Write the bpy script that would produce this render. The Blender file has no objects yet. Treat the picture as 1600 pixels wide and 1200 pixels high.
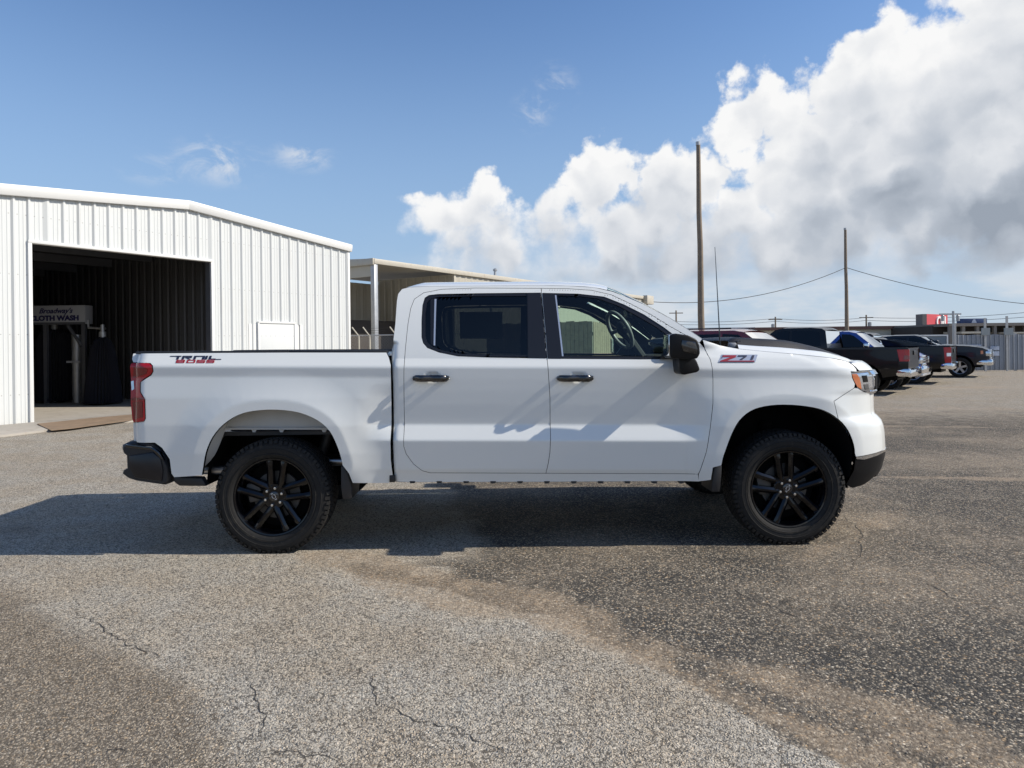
import bpy, bmesh, math, random
from mathutils import Vector, Matrix, noise
random.seed(7)
sc = bpy.context.scene
COL = sc.collection
PI = math.pi
R = math.radians

# ------------------------------------------------------------------ camera
F = 1072.0                 # focal length in photograph pixels (1600 wide)
CAMZ, HZ, ROLL = 1.484, 540.0, R(0.70)
cam_d = bpy.data.cameras.new('camera')
cam = bpy.data.objects.new('camera', cam_d); COL.objects.link(cam)
cam_d.sensor_width = 36.0; cam_d.lens = 36.0 * F / 1600.0
cam_d.shift_y = -(600.0 - HZ) / 1600.0
cam_d.clip_start = 0.05; cam_d.clip_end = 9000
cam.location = (0, 0, CAMZ)
_r = Vector((math.cos(ROLL), 0, -math.sin(ROLL))); _u = Vector((math.sin(ROLL), 0, math.cos(ROLL)))
cam.rotation_euler = Matrix((_r, _u, Vector((0, -1, 0)))).transposed().to_euler()
sc.camera = cam

def ray(px, py):
    a = (px - 800.0) / F; b = -(py - HZ) / F
    return _r * a + _u * b + Vector((0, 1, 0))
def gnd(px, py, z=0.0):              # point of the level z seen at a place of the photograph
    d = ray(px, py); t = (z - CAMZ) / d.z
    return Vector((d.x * t, d.y * t, z))
def at(px, py, Y):                   # point at distance Y
    d = ray(px, py); return Vector((d.x * Y, Y, CAMZ + d.z * Y))

# ------------------------------------------------------------------ sun, sky, exposure
SUN_EL, SUN_AZ = R(37.5), R(-4.6)    # azimuth from +X, positive away from the camera
to_sun = Vector((math.cos(SUN_EL) * math.cos(SUN_AZ), math.cos(SUN_EL) * math.sin(SUN_AZ), math.sin(SUN_EL)))
sd = bpy.data.lights.new('sun', 'SUN'); sd.energy = 5.0; sd.angle = R(0.5); sd.color = (1.0, 0.92, 0.80)
sun = bpy.data.objects.new('sun', sd); COL.objects.link(sun)
sun.rotation_euler = to_sun.to_track_quat('Z', 'Y').to_euler()
sun.location = (30, -4, 30)
sc.view_settings.view_transform = 'Standard'
sc.view_settings.look = 'None'
sc.view_settings.exposure = 0.15
sc.view_settings.gamma = 1.0
sc.view_settings.use_curve_mapping = False
sc.cycles.use_denoising = True
sc.cycles.max_bounces = 8; sc.cycles.transparent_max_bounces = 16; sc.cycles.glossy_bounces = 4; sc.cycles.diffuse_bounces = 3

class NT:                             # small helper to write node trees
    def __init__(s, tree): s.t = tree; s.n = tree.nodes; s.l = tree.links
    def put(s, sock, v):
        if isinstance(v, bpy.types.NodeSocket): s.l.new(v, sock)
        elif v is not None: sock.default_value = v
    def node(s, kind, _out=0, _props=None, **kw):
        n = s.n.new(kind)
        for k, v in (_props or {}).items(): setattr(n, k, v)
        for k, v in kw.items():
            k = k.replace('_', ' ')
            s.put(n.inputs[int(k[1:])] if k[0] == 'i' and k[1:].isdigit() else n.inputs[k], v)
        return n.outputs[_out]
    def math(s, op, a, b=None, c=None, clamp=False):
        n = s.n.new('ShaderNodeMath'); n.operation = op; n.use_clamp = clamp
        for i, v in enumerate((a, b, c)): 
            if v is not None: s.put(n.inputs[i], v)
        return n.outputs[0]
    def vmath(s, op, a, b=None, out=0, scale=None):
        n = s.n.new('ShaderNodeVectorMath'); n.operation = op
        s.put(n.inputs[0], a)
        if b is not None: s.put(n.inputs[1], b)
        if scale is not None: s.put(n.inputs['Scale'], scale)
        return n.outputs[out]
    def ramp(s, fac, stops, interp='LINEAR'):
        n = s.n.new('ShaderNodeValToRGB'); n.color_ramp.interpolation = interp
        e = n.color_ramp.elements
        while len(e) < len(stops): e.new(0.5)
        for el, (p, c) in zip(e, stops):
            el.position = p; el.color = c if len(c) == 4 else (*c, 1)
        s.put(n.inputs[0], fac); return n.outputs[0]
    def smooth(s, v, a, b, lo=0.0, hi=1.0):
        n = s.n.new('ShaderNodeMapRange'); n.interpolation_type = 'SMOOTHSTEP'
        for i, x in enumerate((v, a, b, lo, hi)): s.put(n.inputs[i], x)
        return n.outputs[0]
    def mix(s, f, a, b, blend='MIX'):
        n = s.n.new('ShaderNodeMix'); n.data_type = 'RGBA'; n.blend_type = blend
        s.put(n.inputs[0], f)
        for sock, v in ((n.inputs[6], a), (n.inputs[7], b)):
            if isinstance(v, tuple) and len(v) == 3: v = (*v, 1)
            s.put(sock, v)
        return n.outputs[2]
    def noise(s, vec, scale, detail=4, rough=0.55, dist=0.0, out=0):
        return s.node('ShaderNodeTexNoise', out, Vector=vec, Scale=scale, Detail=detail, Roughness=rough, Distortion=dist)

# the sky: Nishita blue with cumulus written over it by direction
world = bpy.data.worlds.new('World'); sc.world = world; world.use_nodes = True
wt = NT(world.node_tree); wt.n.clear()
CLOUDS = [  # (photo x, y, radius) of the heaps of the cloud bank in view; the bank repeats round the sky
 (1625,30,115),(1535,115,80),(1450,165,85),(1335,135,72),(1275,200,65),(1400,250,120),(1260,300,88),(1560,260,150),
 (1165,352,62),(1300,365,95),(1450,350,105),(1600,355,110),(1740,200,190),(1760,330,150),(1860,330,100),
 (1172,186,34),(1205,192,24),
 (738,345,58),(692,352,46),(790,362,44),(868,385,66),(940,305,62),(985,270,44),(1055,288,62),(1108,290,36),(955,385,80),
 (800,415,70),(1090,395,95),(1010,360,85),(720,395,56),(890,440,80),(1010,425,80),(1130,420,85),(1220,400,90),(1300,420,80),(1420,420,80),(1540,400,90)]
def cloud_group():
    g = bpy.data.node_groups.new('cloud_density', 'ShaderNodeTree')
    g.interface.new_socket('Dir', in_out='INPUT', socket_type='NodeSocketVector')
    g.interface.new_socket('Density', in_out='OUTPUT', socket_type='NodeSocketFloat')
    t = NT(g); gi = t.n.new('NodeGroupInput'); go = t.n.new('NodeGroupOutput')
    d = gi.outputs[0]
    p = d
    acc = None
    for (x, y, r) in CLOUDS:
        c = ray(x, y).normalized(); rr = r / F * 0.86
        dist = t.vmath('DISTANCE', p, tuple(c), out=1)
        v = t.math('MULTIPLY_ADD', dist, -1.0 / 0.10, rr / 0.10)
        if acc is None: acc = v
        else: acc = t.math('SMOOTH_MAX', acc, v, 0.12)
    t.l.new(acc, go.inputs[0])
    return g
tc = wt.node('ShaderNodeTexCoord', 0)
gen = tc
sep = wt.n.new('ShaderNodeSeparateXYZ'); wt.l.new(gen, sep.inputs[0])
azm = wt.math('ARCTAN2', sep.outputs[0], sep.outputs[1])
azf = wt.math('SUBTRACT', wt.math('FLOORED_MODULO', wt.math('ADD', azm, R(48)), R(120)), R(48))
hor = wt.math('SQRT', wt.math('SUBTRACT', 1.0, wt.math('MULTIPLY', sep.outputs[2], sep.outputs[2])))
cmb = wt.n.new('ShaderNodeCombineXYZ')
wt.l.new(wt.math('MULTIPLY', hor, wt.math('SINE', azf)), cmb.inputs[0])
wt.l.new(wt.math('MULTIPLY', hor, wt.math('COSINE', azf)), cmb.inputs[1])
wt.l.new(sep.outputs[2], cmb.inputs[2])
D0 = cmb.outputs[0]
CG = cloud_group()
def dens(v):
    n = wt.n.new('ShaderNodeGroup'); n.node_tree = CG; wt.l.new(v, n.inputs[0]); return n.outputs[0]
_w1 = wt.vmath('SUBTRACT', wt.noise(D0, 7.0, 3, 0.6, 0, 1), (0.5, 0.5, 0.5))
_w2 = wt.vmath('SUBTRACT', wt.noise(D0, 30.0, 4, 0.62, 0, 1), (0.5, 0.5, 0.5))
PW = wt.vmath('ADD', D0, wt.vmath('ADD', wt.vmath('SCALE', _w1, scale=0.10), wt.vmath('SCALE', _w2, scale=0.030)))
def billow(v):
    acc = None
    for scl, k, mid_ in ((12.0, 0.62, .66), (29.0, 0.34, .60)):
        vo = wt.n.new('ShaderNodeTexVoronoi'); vo.feature = 'F1'; vo.inputs['Scale'].default_value = scl; wt.l.new(v, vo.inputs['Vector'])
        q = wt.math('MULTIPLY_ADD', vo.outputs['Distance'], -k, k*mid_); acc = q if acc is None else wt.math('ADD', acc, q)
    return acc
heap = dens(PW); b0 = billow(PW)
b1 = billow(wt.vmath('ADD', PW, (0.012, 0.0, 0.022)))          # a step towards the sun
d0 = wt.math('ADD', heap, b0)
fine = wt.noise(D0, 34.0, 6, 0.66)
elz = sep.outputs[2]
edge = wt.math('ADD', d0, wt.math('MULTIPLY_ADD', fine, 0.50, -0.25))
edge = wt.math('SUBTRACT', edge, wt.smooth(elz, 0.115, 0.035, 0.0, 1.1))
alpha = wt.smooth(edge, -0.07, wt.smooth(elz, 0.24, 0.09, 0.13, 0.8))
lit = wt.smooth(wt.math('SUBTRACT', b0, b1), -0.32, 0.34)
h1 = dens(wt.vmath('ADD', PW, (-0.012, 0.0, 0.045)))           # heaps are bright on top and grey below
topn = wt.smooth(wt.math('SUBTRACT', heap, h1), -0.42, 0.45)
core = wt.smooth(wt.math('MULTIPLY_ADD', b0, 0.5, heap), -0.10, 0.80)
low = wt.smooth(elz, 0.42, 0.13)
shade = wt.math('MULTIPLY', core, wt.math('MULTIPLY_ADD', topn, -0.62, 0.76))
shade = wt.math('ADD', shade, wt.math('MULTIPLY', wt.math('MULTIPLY', core, low), 0.30))
shade = wt.math('ADD', shade, wt.math('MULTIPLY', wt.math('SUBTRACT', 0.46, lit), 0.30))
shade = wt.math('ADD', shade, wt.math('MULTIPLY_ADD', fine, -0.12, 0.06), clamp=True)
ccol = wt.ramp(shade, [(0.0, (6.1, 6.1, 6.1)), (0.28, (4.8, 4.95, 5.2)), (0.62, (3.2, 3.5, 3.95)), (1.0, (2.1, 2.4, 2.85))])
sky = wt.n.new('ShaderNodeTexSky'); sky.sky_type = 'NISHITA'; sky.sun_disc = False
sky.sun_elevation = SUN_EL; sky.sun_rotation = R(90) - SUN_AZ
sky.altitude = 0; sky.air_density = 1.0; sky.dust_density = 0.35; sky.ozone_density = 6.5
# thin low veil of far clouds over the horizon and a few wisps
elev = sep.outputs[2]
veiln = wt.noise(wt.vmath('MULTIPLY', D0, (5.0, 5.0, 16.0)), 1.6, 4, 0.6)
veil = wt.math('MULTIPLY', wt.math('MULTIPLY_ADD', wt.smooth(veiln, 0.36, 0.62), 0.55, 0.35), wt.smooth(elev, 0.20, 0.03))
veil = wt.math('MULTIPLY', veil, wt.smooth(azf, R(-16), R(8)))
haze = wt.smooth(elev, 0.50, 0.05)
wacc = None
for (x, y, r, k) in [(868, 140, 46, .75), (830, 174, 40, .55), (345, 252, 85, .7), (475, 243, 58, .7), (240, 262, 60, .4)]:
    c = ray(x, y).normalized()
    dx = wt.vmath('DISTANCE', wt.vmath('MULTIPLY', D0, (1, 1, 1.9 if x < 600 else 1.0)), tuple(Vector((c.x, c.y, c.z * (1.9 if x < 600 else 1.0)))), out=1)
    v = wt.math('MULTIPLY', wt.smooth(dx, r / F, 0.0), k)
    wacc = v if wacc is None else wt.math('ADD', wacc, v)
wn = wt.noise(wt.vmath('MULTIPLY', D0, (1.0, 1.0, 1.8)), 17.0, 5, 0.62, 0.6)
wisp = wt.math('MULTIPLY', wacc, wt.smooth(wn, 0.42, 0.68), clamp=True)
skyc = wt.mix(wt.math('MULTIPLY', haze, 0.80), sky.outputs[0], (2.25, 3.2, 4.45))
skyc = wt.mix(veil, skyc, (4.5, 4.75, 5.05))
skyc = wt.mix(wisp, skyc, (5.2, 5.3, 5.45))
skyc = wt.mix(alpha, skyc, ccol)
bg = wt.n.new('ShaderNodeBackground'); wt.l.new(skyc, bg.inputs[0]); bg.inputs[1].default_value = 0.14
world.cycles.sampling_method = 'NONE'      # an even sky: found well enough by the surfaces' own rays
wo = wt.n.new('ShaderNodeOutputWorld'); wt.l.new(bg.outputs[0], wo.inputs[0])

# ------------------------------------------------------------------ object helpers
def link(o, parent=None):
    COL.objects.link(o)
    if parent is not None: o.parent = parent
    return o
def empty(name, loc=(0, 0, 0), rz=0.0, parent=None):
    o = bpy.data.objects.new(name, None); o.empty_display_size = 0.1
    link(o, parent); o.location = loc; o.rotation_euler = (0, 0, rz); return o
def tag(o, label, cat, group=None):
    o['label'] = label; o['category'] = cat
    if group: o['group'] = group
    return o
def mk(name, verts, faces, mat, parent=None, smooth=False, normals=None, auto=None):
    me = bpy.data.meshes.new(name); me.from_pydata([tuple(v) for v in verts], [], faces)
    me.materials.append(mat)
    if smooth: me.polygons.foreach_set('use_smooth', [True] * len(me.polygons))
    me.update()
    if normals is not None: me.normals_split_custom_set_from_vertices([tuple(n) for n in normals])
    elif auto: me.set_sharp_from_angle(angle=R(auto))
    o = bpy.data.objects.new(name, me); return link(o, parent)
def bm_obj(name, bm, mat, parent=None, smooth=None):
    me = bpy.data.meshes.new(name)
    bmesh.ops.recalc_face_normals(bm, faces=bm.faces[:])
    bm.to_mesh(me); bm.free(); me.materials.append(mat)
    if smooth:
        me.polygons.foreach_set('use_smooth', [True] * len(me.polygons)); me.set_sharp_from_angle(angle=R(smooth))
    return link(bpy.data.objects.new(name, me), parent)
class MB:                             # collects simple shapes into one mesh
    def __init__(s): s.v = []; s.f = []
    def add(s, v, f):
        n = len(s.v); s.v += [Vector(p) for p in v]; s.f += [[i + n for i in q] for q in f]; return s
    def box(s, a, b, M=None):
        x0, y0, z0 = a; x1, y1, z1 = b
        v = [Vector(p) for p in ((x0,y0,z0),(x1,y0,z0),(x1,y1,z0),(x0,y1,z0),(x0,y0,z1),(x1,y0,z1),(x1,y1,z1),(x0,y1,z1))]
        if M is not None: v = [M @ p for p in v]
        return s.add(v, [(0,3,2,1),(4,5,6,7),(0,1,5,4),(1,2,6,5),(2,3,7,6),(3,0,4,7)])
    def tube(s, pts, r, n=10, cap=True):
        pts = [Vector(p) for p in pts]; k = len(pts)
        rs = r if isinstance(r, (list, tuple)) else [r] * k
        vs = []; ref = None
        for i, p in enumerate(pts):
            t = (pts[min(i + 1, k - 1)] - pts[max(i - 1, 0)]).normalized()
            if ref is None: ref = Vector((0, 0, 1)) if abs(t.z) < .9 else Vector((1, 0, 0))
            a = t.cross(ref).normalized(); b = a.cross(t).normalized(); ref = b
            for j in range(n):
                q = 2 * PI * j / n; vs.append(p + (a * math.cos(q) + b * math.sin(q)) * rs[i])
        fs = [(i*n+j, i*n+(j+1) % n, (i+1)*n+(j+1) % n, (i+1)*n+j) for i in range(k-1) for j in range(n)]
        if cap: fs += [tuple(range(n-1, -1, -1)), tuple(range((k-1)*n, k*n))]
        return s.add(vs, fs)
    def lathe(s, prof, n=48, axis='y', c=(0, 0, 0), closed=False):
        k = len(prof); vs = []
        for (r, h) in prof:
            for j in range(n):
                q = 2 * PI * j / n
                p = (r*math.cos(q), h, r*math.sin(q)) if axis == 'y' else (r*math.cos(q), r*math.sin(q), h)
                vs.append(Vector(p) + Vector(c))
        fs = [(i*n+j, i*n+(j+1) % n, (i+1)*n+(j+1) % n, (i+1)*n+j) for i in range(k-1) for j in range(n)]
        if closed: fs += [((k-1)*n+j, (k-1)*n+(j+1) % n, (j+1) % n, j) for j in range(n)]
        return s.add(vs, fs)
    def prism(s, poly, y0, y1, M=None):     # polygon in x,z pulled along y
        n = len(poly)
        v = [Vector((x, y0, z)) for x, z in poly] + [Vector((x, y1, z)) for x, z in poly]
        if M is not None: v = [M @ p for p in v]
        return s.add(v, [tuple(range(n)), tuple(range(2*n-1, n-1, -1))] + [(i, i+n, (i+1) % n + n, (i+1) % n) for i in range(n)])
    def build(s, name, mat, parent=None, bevel=0, seg=2, smooth=None, fix=True):
        bm = bmesh.new()
        vs = [bm.verts.new(p) for p in s.v]
        for q in s.f:
            try: bm.faces.new([vs[i] for i in q])
            except ValueError: pass
        if fix: bmesh.ops.recalc_face_normals(bm, faces=bm.faces[:])
        if bevel:
            ed = [e for e in bm.edges if e.is_manifold and e.calc_face_angle(0) > .5]
            bmesh.ops.bevel(bm, geom=ed, offset=bevel, segments=seg, affect='EDGES', profile=.5, clamp_overlap=True)
        me = bpy.data.meshes.new(name); bm.to_mesh(me); bm.free(); me.materials.append(mat)
        a = smooth if smooth is not None else (40 if bevel else None)
        if a: me.polygons.foreach_set('use_smooth', [True]*len(me.polygons)); me.set_sharp_from_angle(angle=R(a))
        return link(bpy.data.objects.new(name, me), parent)

# ------------------------------------------------------------------ materials
def pbr(name, col, rough=.5, metal=0.0, coat=0.0, spec=.5, coat_r=.03, var=0.0, scale=3.0, bump=0.0, bscale=60.0, dirt=None):
    m = bpy.data.materials.new(name); m.use_nodes = True
    t = NT(m.node_tree); b = t.n['Principled BSDF']
    b.inputs['Roughness'].default_value = rough; b.inputs['Metallic'].default_value = metal
    b.inputs['Coat Weight'].default_value = coat; b.inputs['Coat Roughness'].default_value = coat_r
    b.inputs['Specular IOR Level'].default_value = spec
    c = (*col, 1)
    if var or dirt or bump:
        oc = t.node('ShaderNodeTexCoord', 3)
    if var:
        nz = t.noise(oc, scale, 5, .6)
        c = t.mix(nz, tuple(x*(1-var) for x in col), tuple(min(1, x*(1+var)) for x in col))
        t.put(b.inputs['Roughness'], t.math('MULTIPLY_ADD', nz, .15, rough-.07))
    if dirt:
        n2 = t.noise(oc, scale*2.3, 6, .65)
        c = t.mix(t.smooth(n2, .52, .75, 0, dirt[1]), c, dirt[0])
    t.put(b.inputs['Base Color'], c)
    if bump:
        bn = t.node('ShaderNodeBump', 0, Height=t.noise(oc, bscale, 5, .6), Strength=bump, Distance=.01)
        t.put(b.inputs['Normal'], bn)
    return m
def glass(name, tint, rough=0.0, ior=1.5):
    m = bpy.data.materials.new(name); m.use_nodes = True
    t = NT(m.node_tree); t.n.clear()
    tr = t.node('ShaderNodeBsdfTransparent', Color=(*tint, 1)); gl = t.node('ShaderNodeBsdfGlossy', Color=(1, 1, 1, 1), Roughness=rough)
    fr = t.node('ShaderNodeFresnel', IOR=ior)
    mx = t.n.new('ShaderNodeMixShader'); t.put(mx.inputs[0], fr); t.put(mx.inputs[1], tr); t.put(mx.inputs[2], gl)
    o = t.n.new('ShaderNodeOutputMaterial'); t.l.new(mx.outputs[0], o.inputs[0]); return m
M = dict(
 white=pbr('white_paint', (.765, .785, .765), .36, coat=1, coat_r=.02, spec=.4),
 inner=pbr('inner_sheet', (.46, .46, .44), .55, var=.12, scale=9),
 black=pbr('gloss_black', (.008, .008, .009), .16, coat=1),
 plastic=pbr('black_plastic', (.018, .018, .020), .48, var=.2, scale=20, bump=.12, bscale=900),
 trim=pbr('satin_black_trim', (.013, .013, .016), .28),
 liner=pbr('wheel_liner', (.006, .006, .006), .9, spec=.2),
 rubber=pbr('tyre_rubber', (.015, .0148, .0145), .72, var=.25, scale=14, bump=.25, bscale=160, dirt=((.09, .078, .062), .35), spec=.3),
 bumpblk=pbr('bumper_black', (.007, .007, .008), .42, spec=.25),
 rimblk=pbr('rim_black', (.003, .003, .004), .12, coat=.5, spec=.22, coat_r=.06),
 chrome=pbr('chrome', (.80, .81, .83), .09, metal=1),
 steel=pbr('steel', (.45, .45, .46), .35, metal=1, var=.2, scale=8),
 nut=pbr('lug_nut', (.72, .72, .72), .22, metal=1),
 cast=pbr('cast_iron', (.12, .115, .11), .6, metal=.7, var=.3, scale=20),
 interior=pbr('interior_trim', (.028, .029, .032), .7, var=.2, scale=12, bump=.2, bscale=400),
 leather=pbr('seat_cloth', (.022, .022, .025), .6, bump=.2, bscale=250),
 greytrim=pbr('grey_trim', (.34, .35, .36), .4),
 red=pbr('red_lens', (.42, .006, .012), .2, coat=.4, var=.3, scale=14),
 darkred=pbr('dark_red_lens', (.20, .004, .008), .10, coat=1),
 amber=pbr('amber_lens', (.58, .17, .055), .15, coat=1),
 lamp=pbr('lamp_glass', (.62, .65, .70), .06, metal=.85, coat=1, var=.4, scale=18),
 navy=pbr('navy_vinyl', (.018, .024, .055), .4),
 redv=pbr('red_vinyl', (.42, .018, .03), .4),
 badgered=pbr('badge_red', (.30, .022, .035), .35),
 silver=pbr('silver_vinyl', (.62, .64, .68), .25, metal=.6),
 paper=pbr('paper', (.62, .62, .60), .8),
 gl_front=glass('front_glass', (.72, .86, .79)), gl_rear=glass('privacy_glass', (.17, .19, .19)), gl_ws=glass('windscreen', (.80, .88, .84)),
)
# ================================================================== the white pickup
TY = R(0.87)
TO = Vector((0.147 - math.sin(-TY) * 0 - 0.0, 5.99, 0))
truck = empty('pickup_truck', TO, TY)
tag(truck, 'lifted white crew-cab pickup truck with black wheels, parked side-on and alone', 'pickup truck')
_ti = Matrix.Rotation(-TY, 3, 'Z')
_co = _ti @ (Vector((0, 0, CAMZ)) - TO)
def tk(px, py, y):                    # photograph place -> truck-local (x,z) on the lengthwise plane y
    d = _ti @ ray(px, py); t = (y - _co.y) / d.y
    return (_co.x + d.x * t, _co.z + d.z * t)
RK = 0.0155                           # nose-down rake of the body lines
def lerp_k(k, v):
    if v <= k[0][0]: return k[0][1]
    for (a, b), (c, d) in zip(k, k[1:]):
        if v <= c: return b + (d - b) * (v - a) / (c - a)
    return k[-1][1]
def sstep(a, b, v):
    t = max(0.0, min(1.0, (v - a) / (b - a))); return t * t * (3 - 2 * t)
DOORP = [(.40, -.075), (.50, -.058), (.56, -.040), (.575, -.032), (.795, 0.0), (.905, -.046), (.95, -.043), (1.05, -.033), (1.15, -.026), (1.24, -.022), (1.325, -.020), (1.40, -.058), (1.45, -.07)]
BULGP = [(.40, -.045), (.50, -.030), (.70, -.008), (.90, 0.0), (1.1, -.006), (1.25, -.018), (1.315, -.012), (1.325, -.012), (1.40, -.050), (1.46, -.080), (1.6, -.15)]
FENDP = [(.40, -.045), (.50, -.030), (.70, -.010), (.90, 0.0), (1.1, -.004), (1.25, -.016), (1.305, -.012), (1.318, -.012), (1.36, -.030), (1.40, -.052), (1.44, -.085), (1.48, -.14), (1.6, -.3)]
def soft(k, v, d=.006):
    return (lerp_k(k, v-2*d) + 2*lerp_k(k, v-d) + 2*lerp_k(k, v) + 2*lerp_k(k, v+d) + lerp_k(k, v+2*d)) / 8
# wheel-arch openings in the photograph, made local below
ARCH_R_PX = [(535,727),(533,717),(526.5,697),(515,674),(496,657),(467.5,645),(433,640.5),(398.5,642),(372.6,648.5),(349.6,663),(332.4,683),(322.3,706),(318,729),(315.7,743)]
ARCH_F_PX = [(1336,714),(1334,695),(1325,672.5),(1310,655),(1287.5,641.5),(1260,635),(1225,632.5),(1195,635),(1172.5,642.5),(1155,657.5),(1143.8,677.5),(1136,697.5),(1130,715),(1127.5,727)]
def catmull(p, n=4):
    out = []
    for i in range(len(p) - 1):
        p0, p1, p2, p3 = p[max(i-1, 0)], p[i], p[i+1], p[min(i+2, len(p)-1)]
        for j in range(n):
            t = j / n
            out.append(tuple(.5 * (2*p1[k] + (p2[k]-p0[k])*t + (2*p0[k]-5*p1[k]+4*p2[k]-p3[k])*t*t + (3*p1[k]-p0[k]-3*p2[k]+p3[k])*t**3) for k in (0, 1)))
    return out + [p[-1]]
ARCH_R = [tk(x, y, -1.02) for x, y in catmull(ARCH_R_PX, 2)]
ARCH_F = [tk(x, y, -1.02) for x, y in catmull(ARCH_F_PX, 2)]
def dist_poly(p, x, z):
    best = 9.0
    for (a, b), (c, d) in zip(p, p[1:]):
        ex, ez = c - a, d - b
        t = max(0, min(1, ((x-a)*ex + (z-b)*ez) / (ex*ex + ez*ez + 1e-12)))
        q = (x-a-t*ex)**2 + (z-b-t*ez)**2
        if q < best: best = q
    return math.sqrt(best)
X_GAP = tk(613, 650, -1.0)[0]
HUB_F, HUB_R = tk(1230.8, 763.3, -.972)[0], tk(428, 779, -.972)[0]
XF_K = [(.40, 2.74), (.55, 2.825), (.66, 2.856), (.74, 2.856), (.83, 2.852), (.90, 2.838), (.94, 2.815), (.955, 2.790), (.965, 2.775), (.99, 2.770), (1.13, 2.768), (1.16, 2.795), (1.28, 2.79), (1.305, 2.765), (1.34, 2.735), (1.37, 2.69), (1.40, 2.62), (1.43, 2.50), (1.5, 2.40)]
def xfront(zr): return soft(XF_K, zr, .006) 
NA, NB = .75, 1.03
def nose_half(x, zr):
    t = (x - (xfront(zr) - NA)) / NA
    if t <= 0: return NB
    if t >= 1: return 0.0
    return NB * (1 - t**2.6) ** (1/2.6)
HANDLES = []                          # (x, z) of the two door handles, filled in below
X_REAR = tk(208, 620, -1.0)[0]
def flare(d):                         # the arch: a flat band round the opening, the body swelling out to meet it
    if d > .4: return 0.0
    a = .5*((d-.078) + math.sqrt((d-.078)**2 + .007**2))
    return .024 * max(0.0, 1 - a/.22)**1.8
def half_bed(x, z):
    zr = z + RK * x
    if 1:
        o = soft(BULGP, zr)
        if x > -1.35:                 # the lower crease of the doors runs on into the bed
            o += (soft(DOORP, min(zr, 1.2)) - soft(BULGP, min(zr, 1.2))) * sstep(-1.30, -.98, x) * sstep(1.28, 1.1, zr)
        d = dist_poly(ARCH_R, x, z) if x < -1.0 and zr < 1.36 else 9
        hw = 1.03 + o
        hw += flare(d)
        if x < X_REAR + .10:          # rounded rear corner
            t = (X_REAR + .10 - x) / .10; t = min(t, 1.0); hw -= .075 * (1 - math.sqrt(max(0, 1 - t*t)))
        return hw
def half(x, z):                       # half-width of cab and front fender
    zr = z + RK * x
    kf = sstep(1.02, 1.34, x)
    lo = min(zr, 1.40)
    oc = soft(DOORP, min(zr, 1.385))
    if zr >= 1.385:
        t = zr - 1.385; oc += -.26*t - .20*t*t
    of = soft(FENDP, zr)
    if zr < 1.40: o = oc + (of - oc) * kf
    else: o = oc + (of - oc) * (kf + (sstep(1.25, 1.55, x) - kf) * sstep(1.40, 1.50, zr))
    hw = 1.03 + o
    if x > 1.1 and zr < 1.36:
        d = dist_poly(ARCH_F, x, z)
        hw += flare(d)
    for hx, hz_ in HANDLES:
        e = ((x - hx) / .062)**2 + ((z - hz_) / .040)**2
        if e < 1: hw -= .020 * (1 - e)**1.2 if e > 0 else 0
    if x < X_GAP + .05 and zr < 1.5:
        t = (X_GAP + .05 - x) / .05; hw -= .03 * (1 - math.sqrt(max(0, 1 - min(t, 1)**2)))
    if x > 1.9:
        t = (x - (xfront(zr) - NA)) / NA
        hw = nose_half(x, zr) + (hw - 1.03) * (1 - sstep(.15, .65, t))
    return hw
def sp(px, py, off=0.0, hf=None):     # photograph place -> (x,z) on the body side
    y = -1.0
    for _ in range(6):
        x, z = tk(px, py, y); y = -((hf or half)(x, z) - off)
    return (x, z)
def sps(pts, off=0.0, hf=None): return [sp(x, y, off, hf) for x, y in pts]
HANDLES[:] = [tk(677, 589, -1.0), tk(904, 589, -1.0)]

def clip_half(poly, a, b, c):         # keep a*x+b*z<=c
    out = []; n = len(poly)
    for i in range(n):
        p, q = poly[i], poly[(i+1) % n]
        dp, dq = a*p[0]+b*p[1]-c, a*q[0]+b*q[1]-c
        if dp <= 0: out.append(p)
        if (dp < 0 < dq) or (dq < 0 < dp):
            t = dp / (dp - dq); out.append((p[0]+(q[0]-p[0])*t, p[1]+(q[1]-p[1])*t))
    return out
def area(p): return .5 * sum(p[i][0]*p[(i+1) % len(p)][1] - p[(i+1) % len(p)][0]*p[i][1] for i in range(len(p)))
def inset(poly, g):
    if area(poly) < 0: poly = poly[::-1]
    n = len(poly); out = []
    for i in range(n):
        a, b, c = Vector(poly[i-1]), Vector(poly[i]), Vector(poly[(i+1) % n])
        e1 = (b-a); e2 = (c-b)
        if e1.length < 1e-6 or e2.length < 1e-6: out.append(tuple(b)); continue
        e1.normalize(); e2.normalize()
        n1 = Vector((-e1.y, e1.x)); n2 = Vector((-e2.y, e2.x)); m = n1 + n2
        if m.length < 1e-4: out.append(tuple(b)); continue
        m.normalize(); out.append(tuple(b + m * (g / max(.4, m.dot(n1)))))
    return out
def keyhole(outer, hole):
    if area(outer) < 0: outer = outer[::-1]
    if area(hole) > 0: hole = hole[::-1]
    best = min(((o[0]-h[0])**2 + (o[1]-h[1])**2, i, j) for i, o in enumerate(outer) for j, h in enumerate(hole))
    _, i, j = best
    return outer[:i+1] + hole[j:] + hole[:j+1] + outer[i:]
ZR_LV = [.575, .785, .790, .795, .80, .805, .895, .905, .915, 1.300, 1.310, 1.317, 1.325, 1.333, 1.34, 1.39, 1.40, 1.41]
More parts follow.
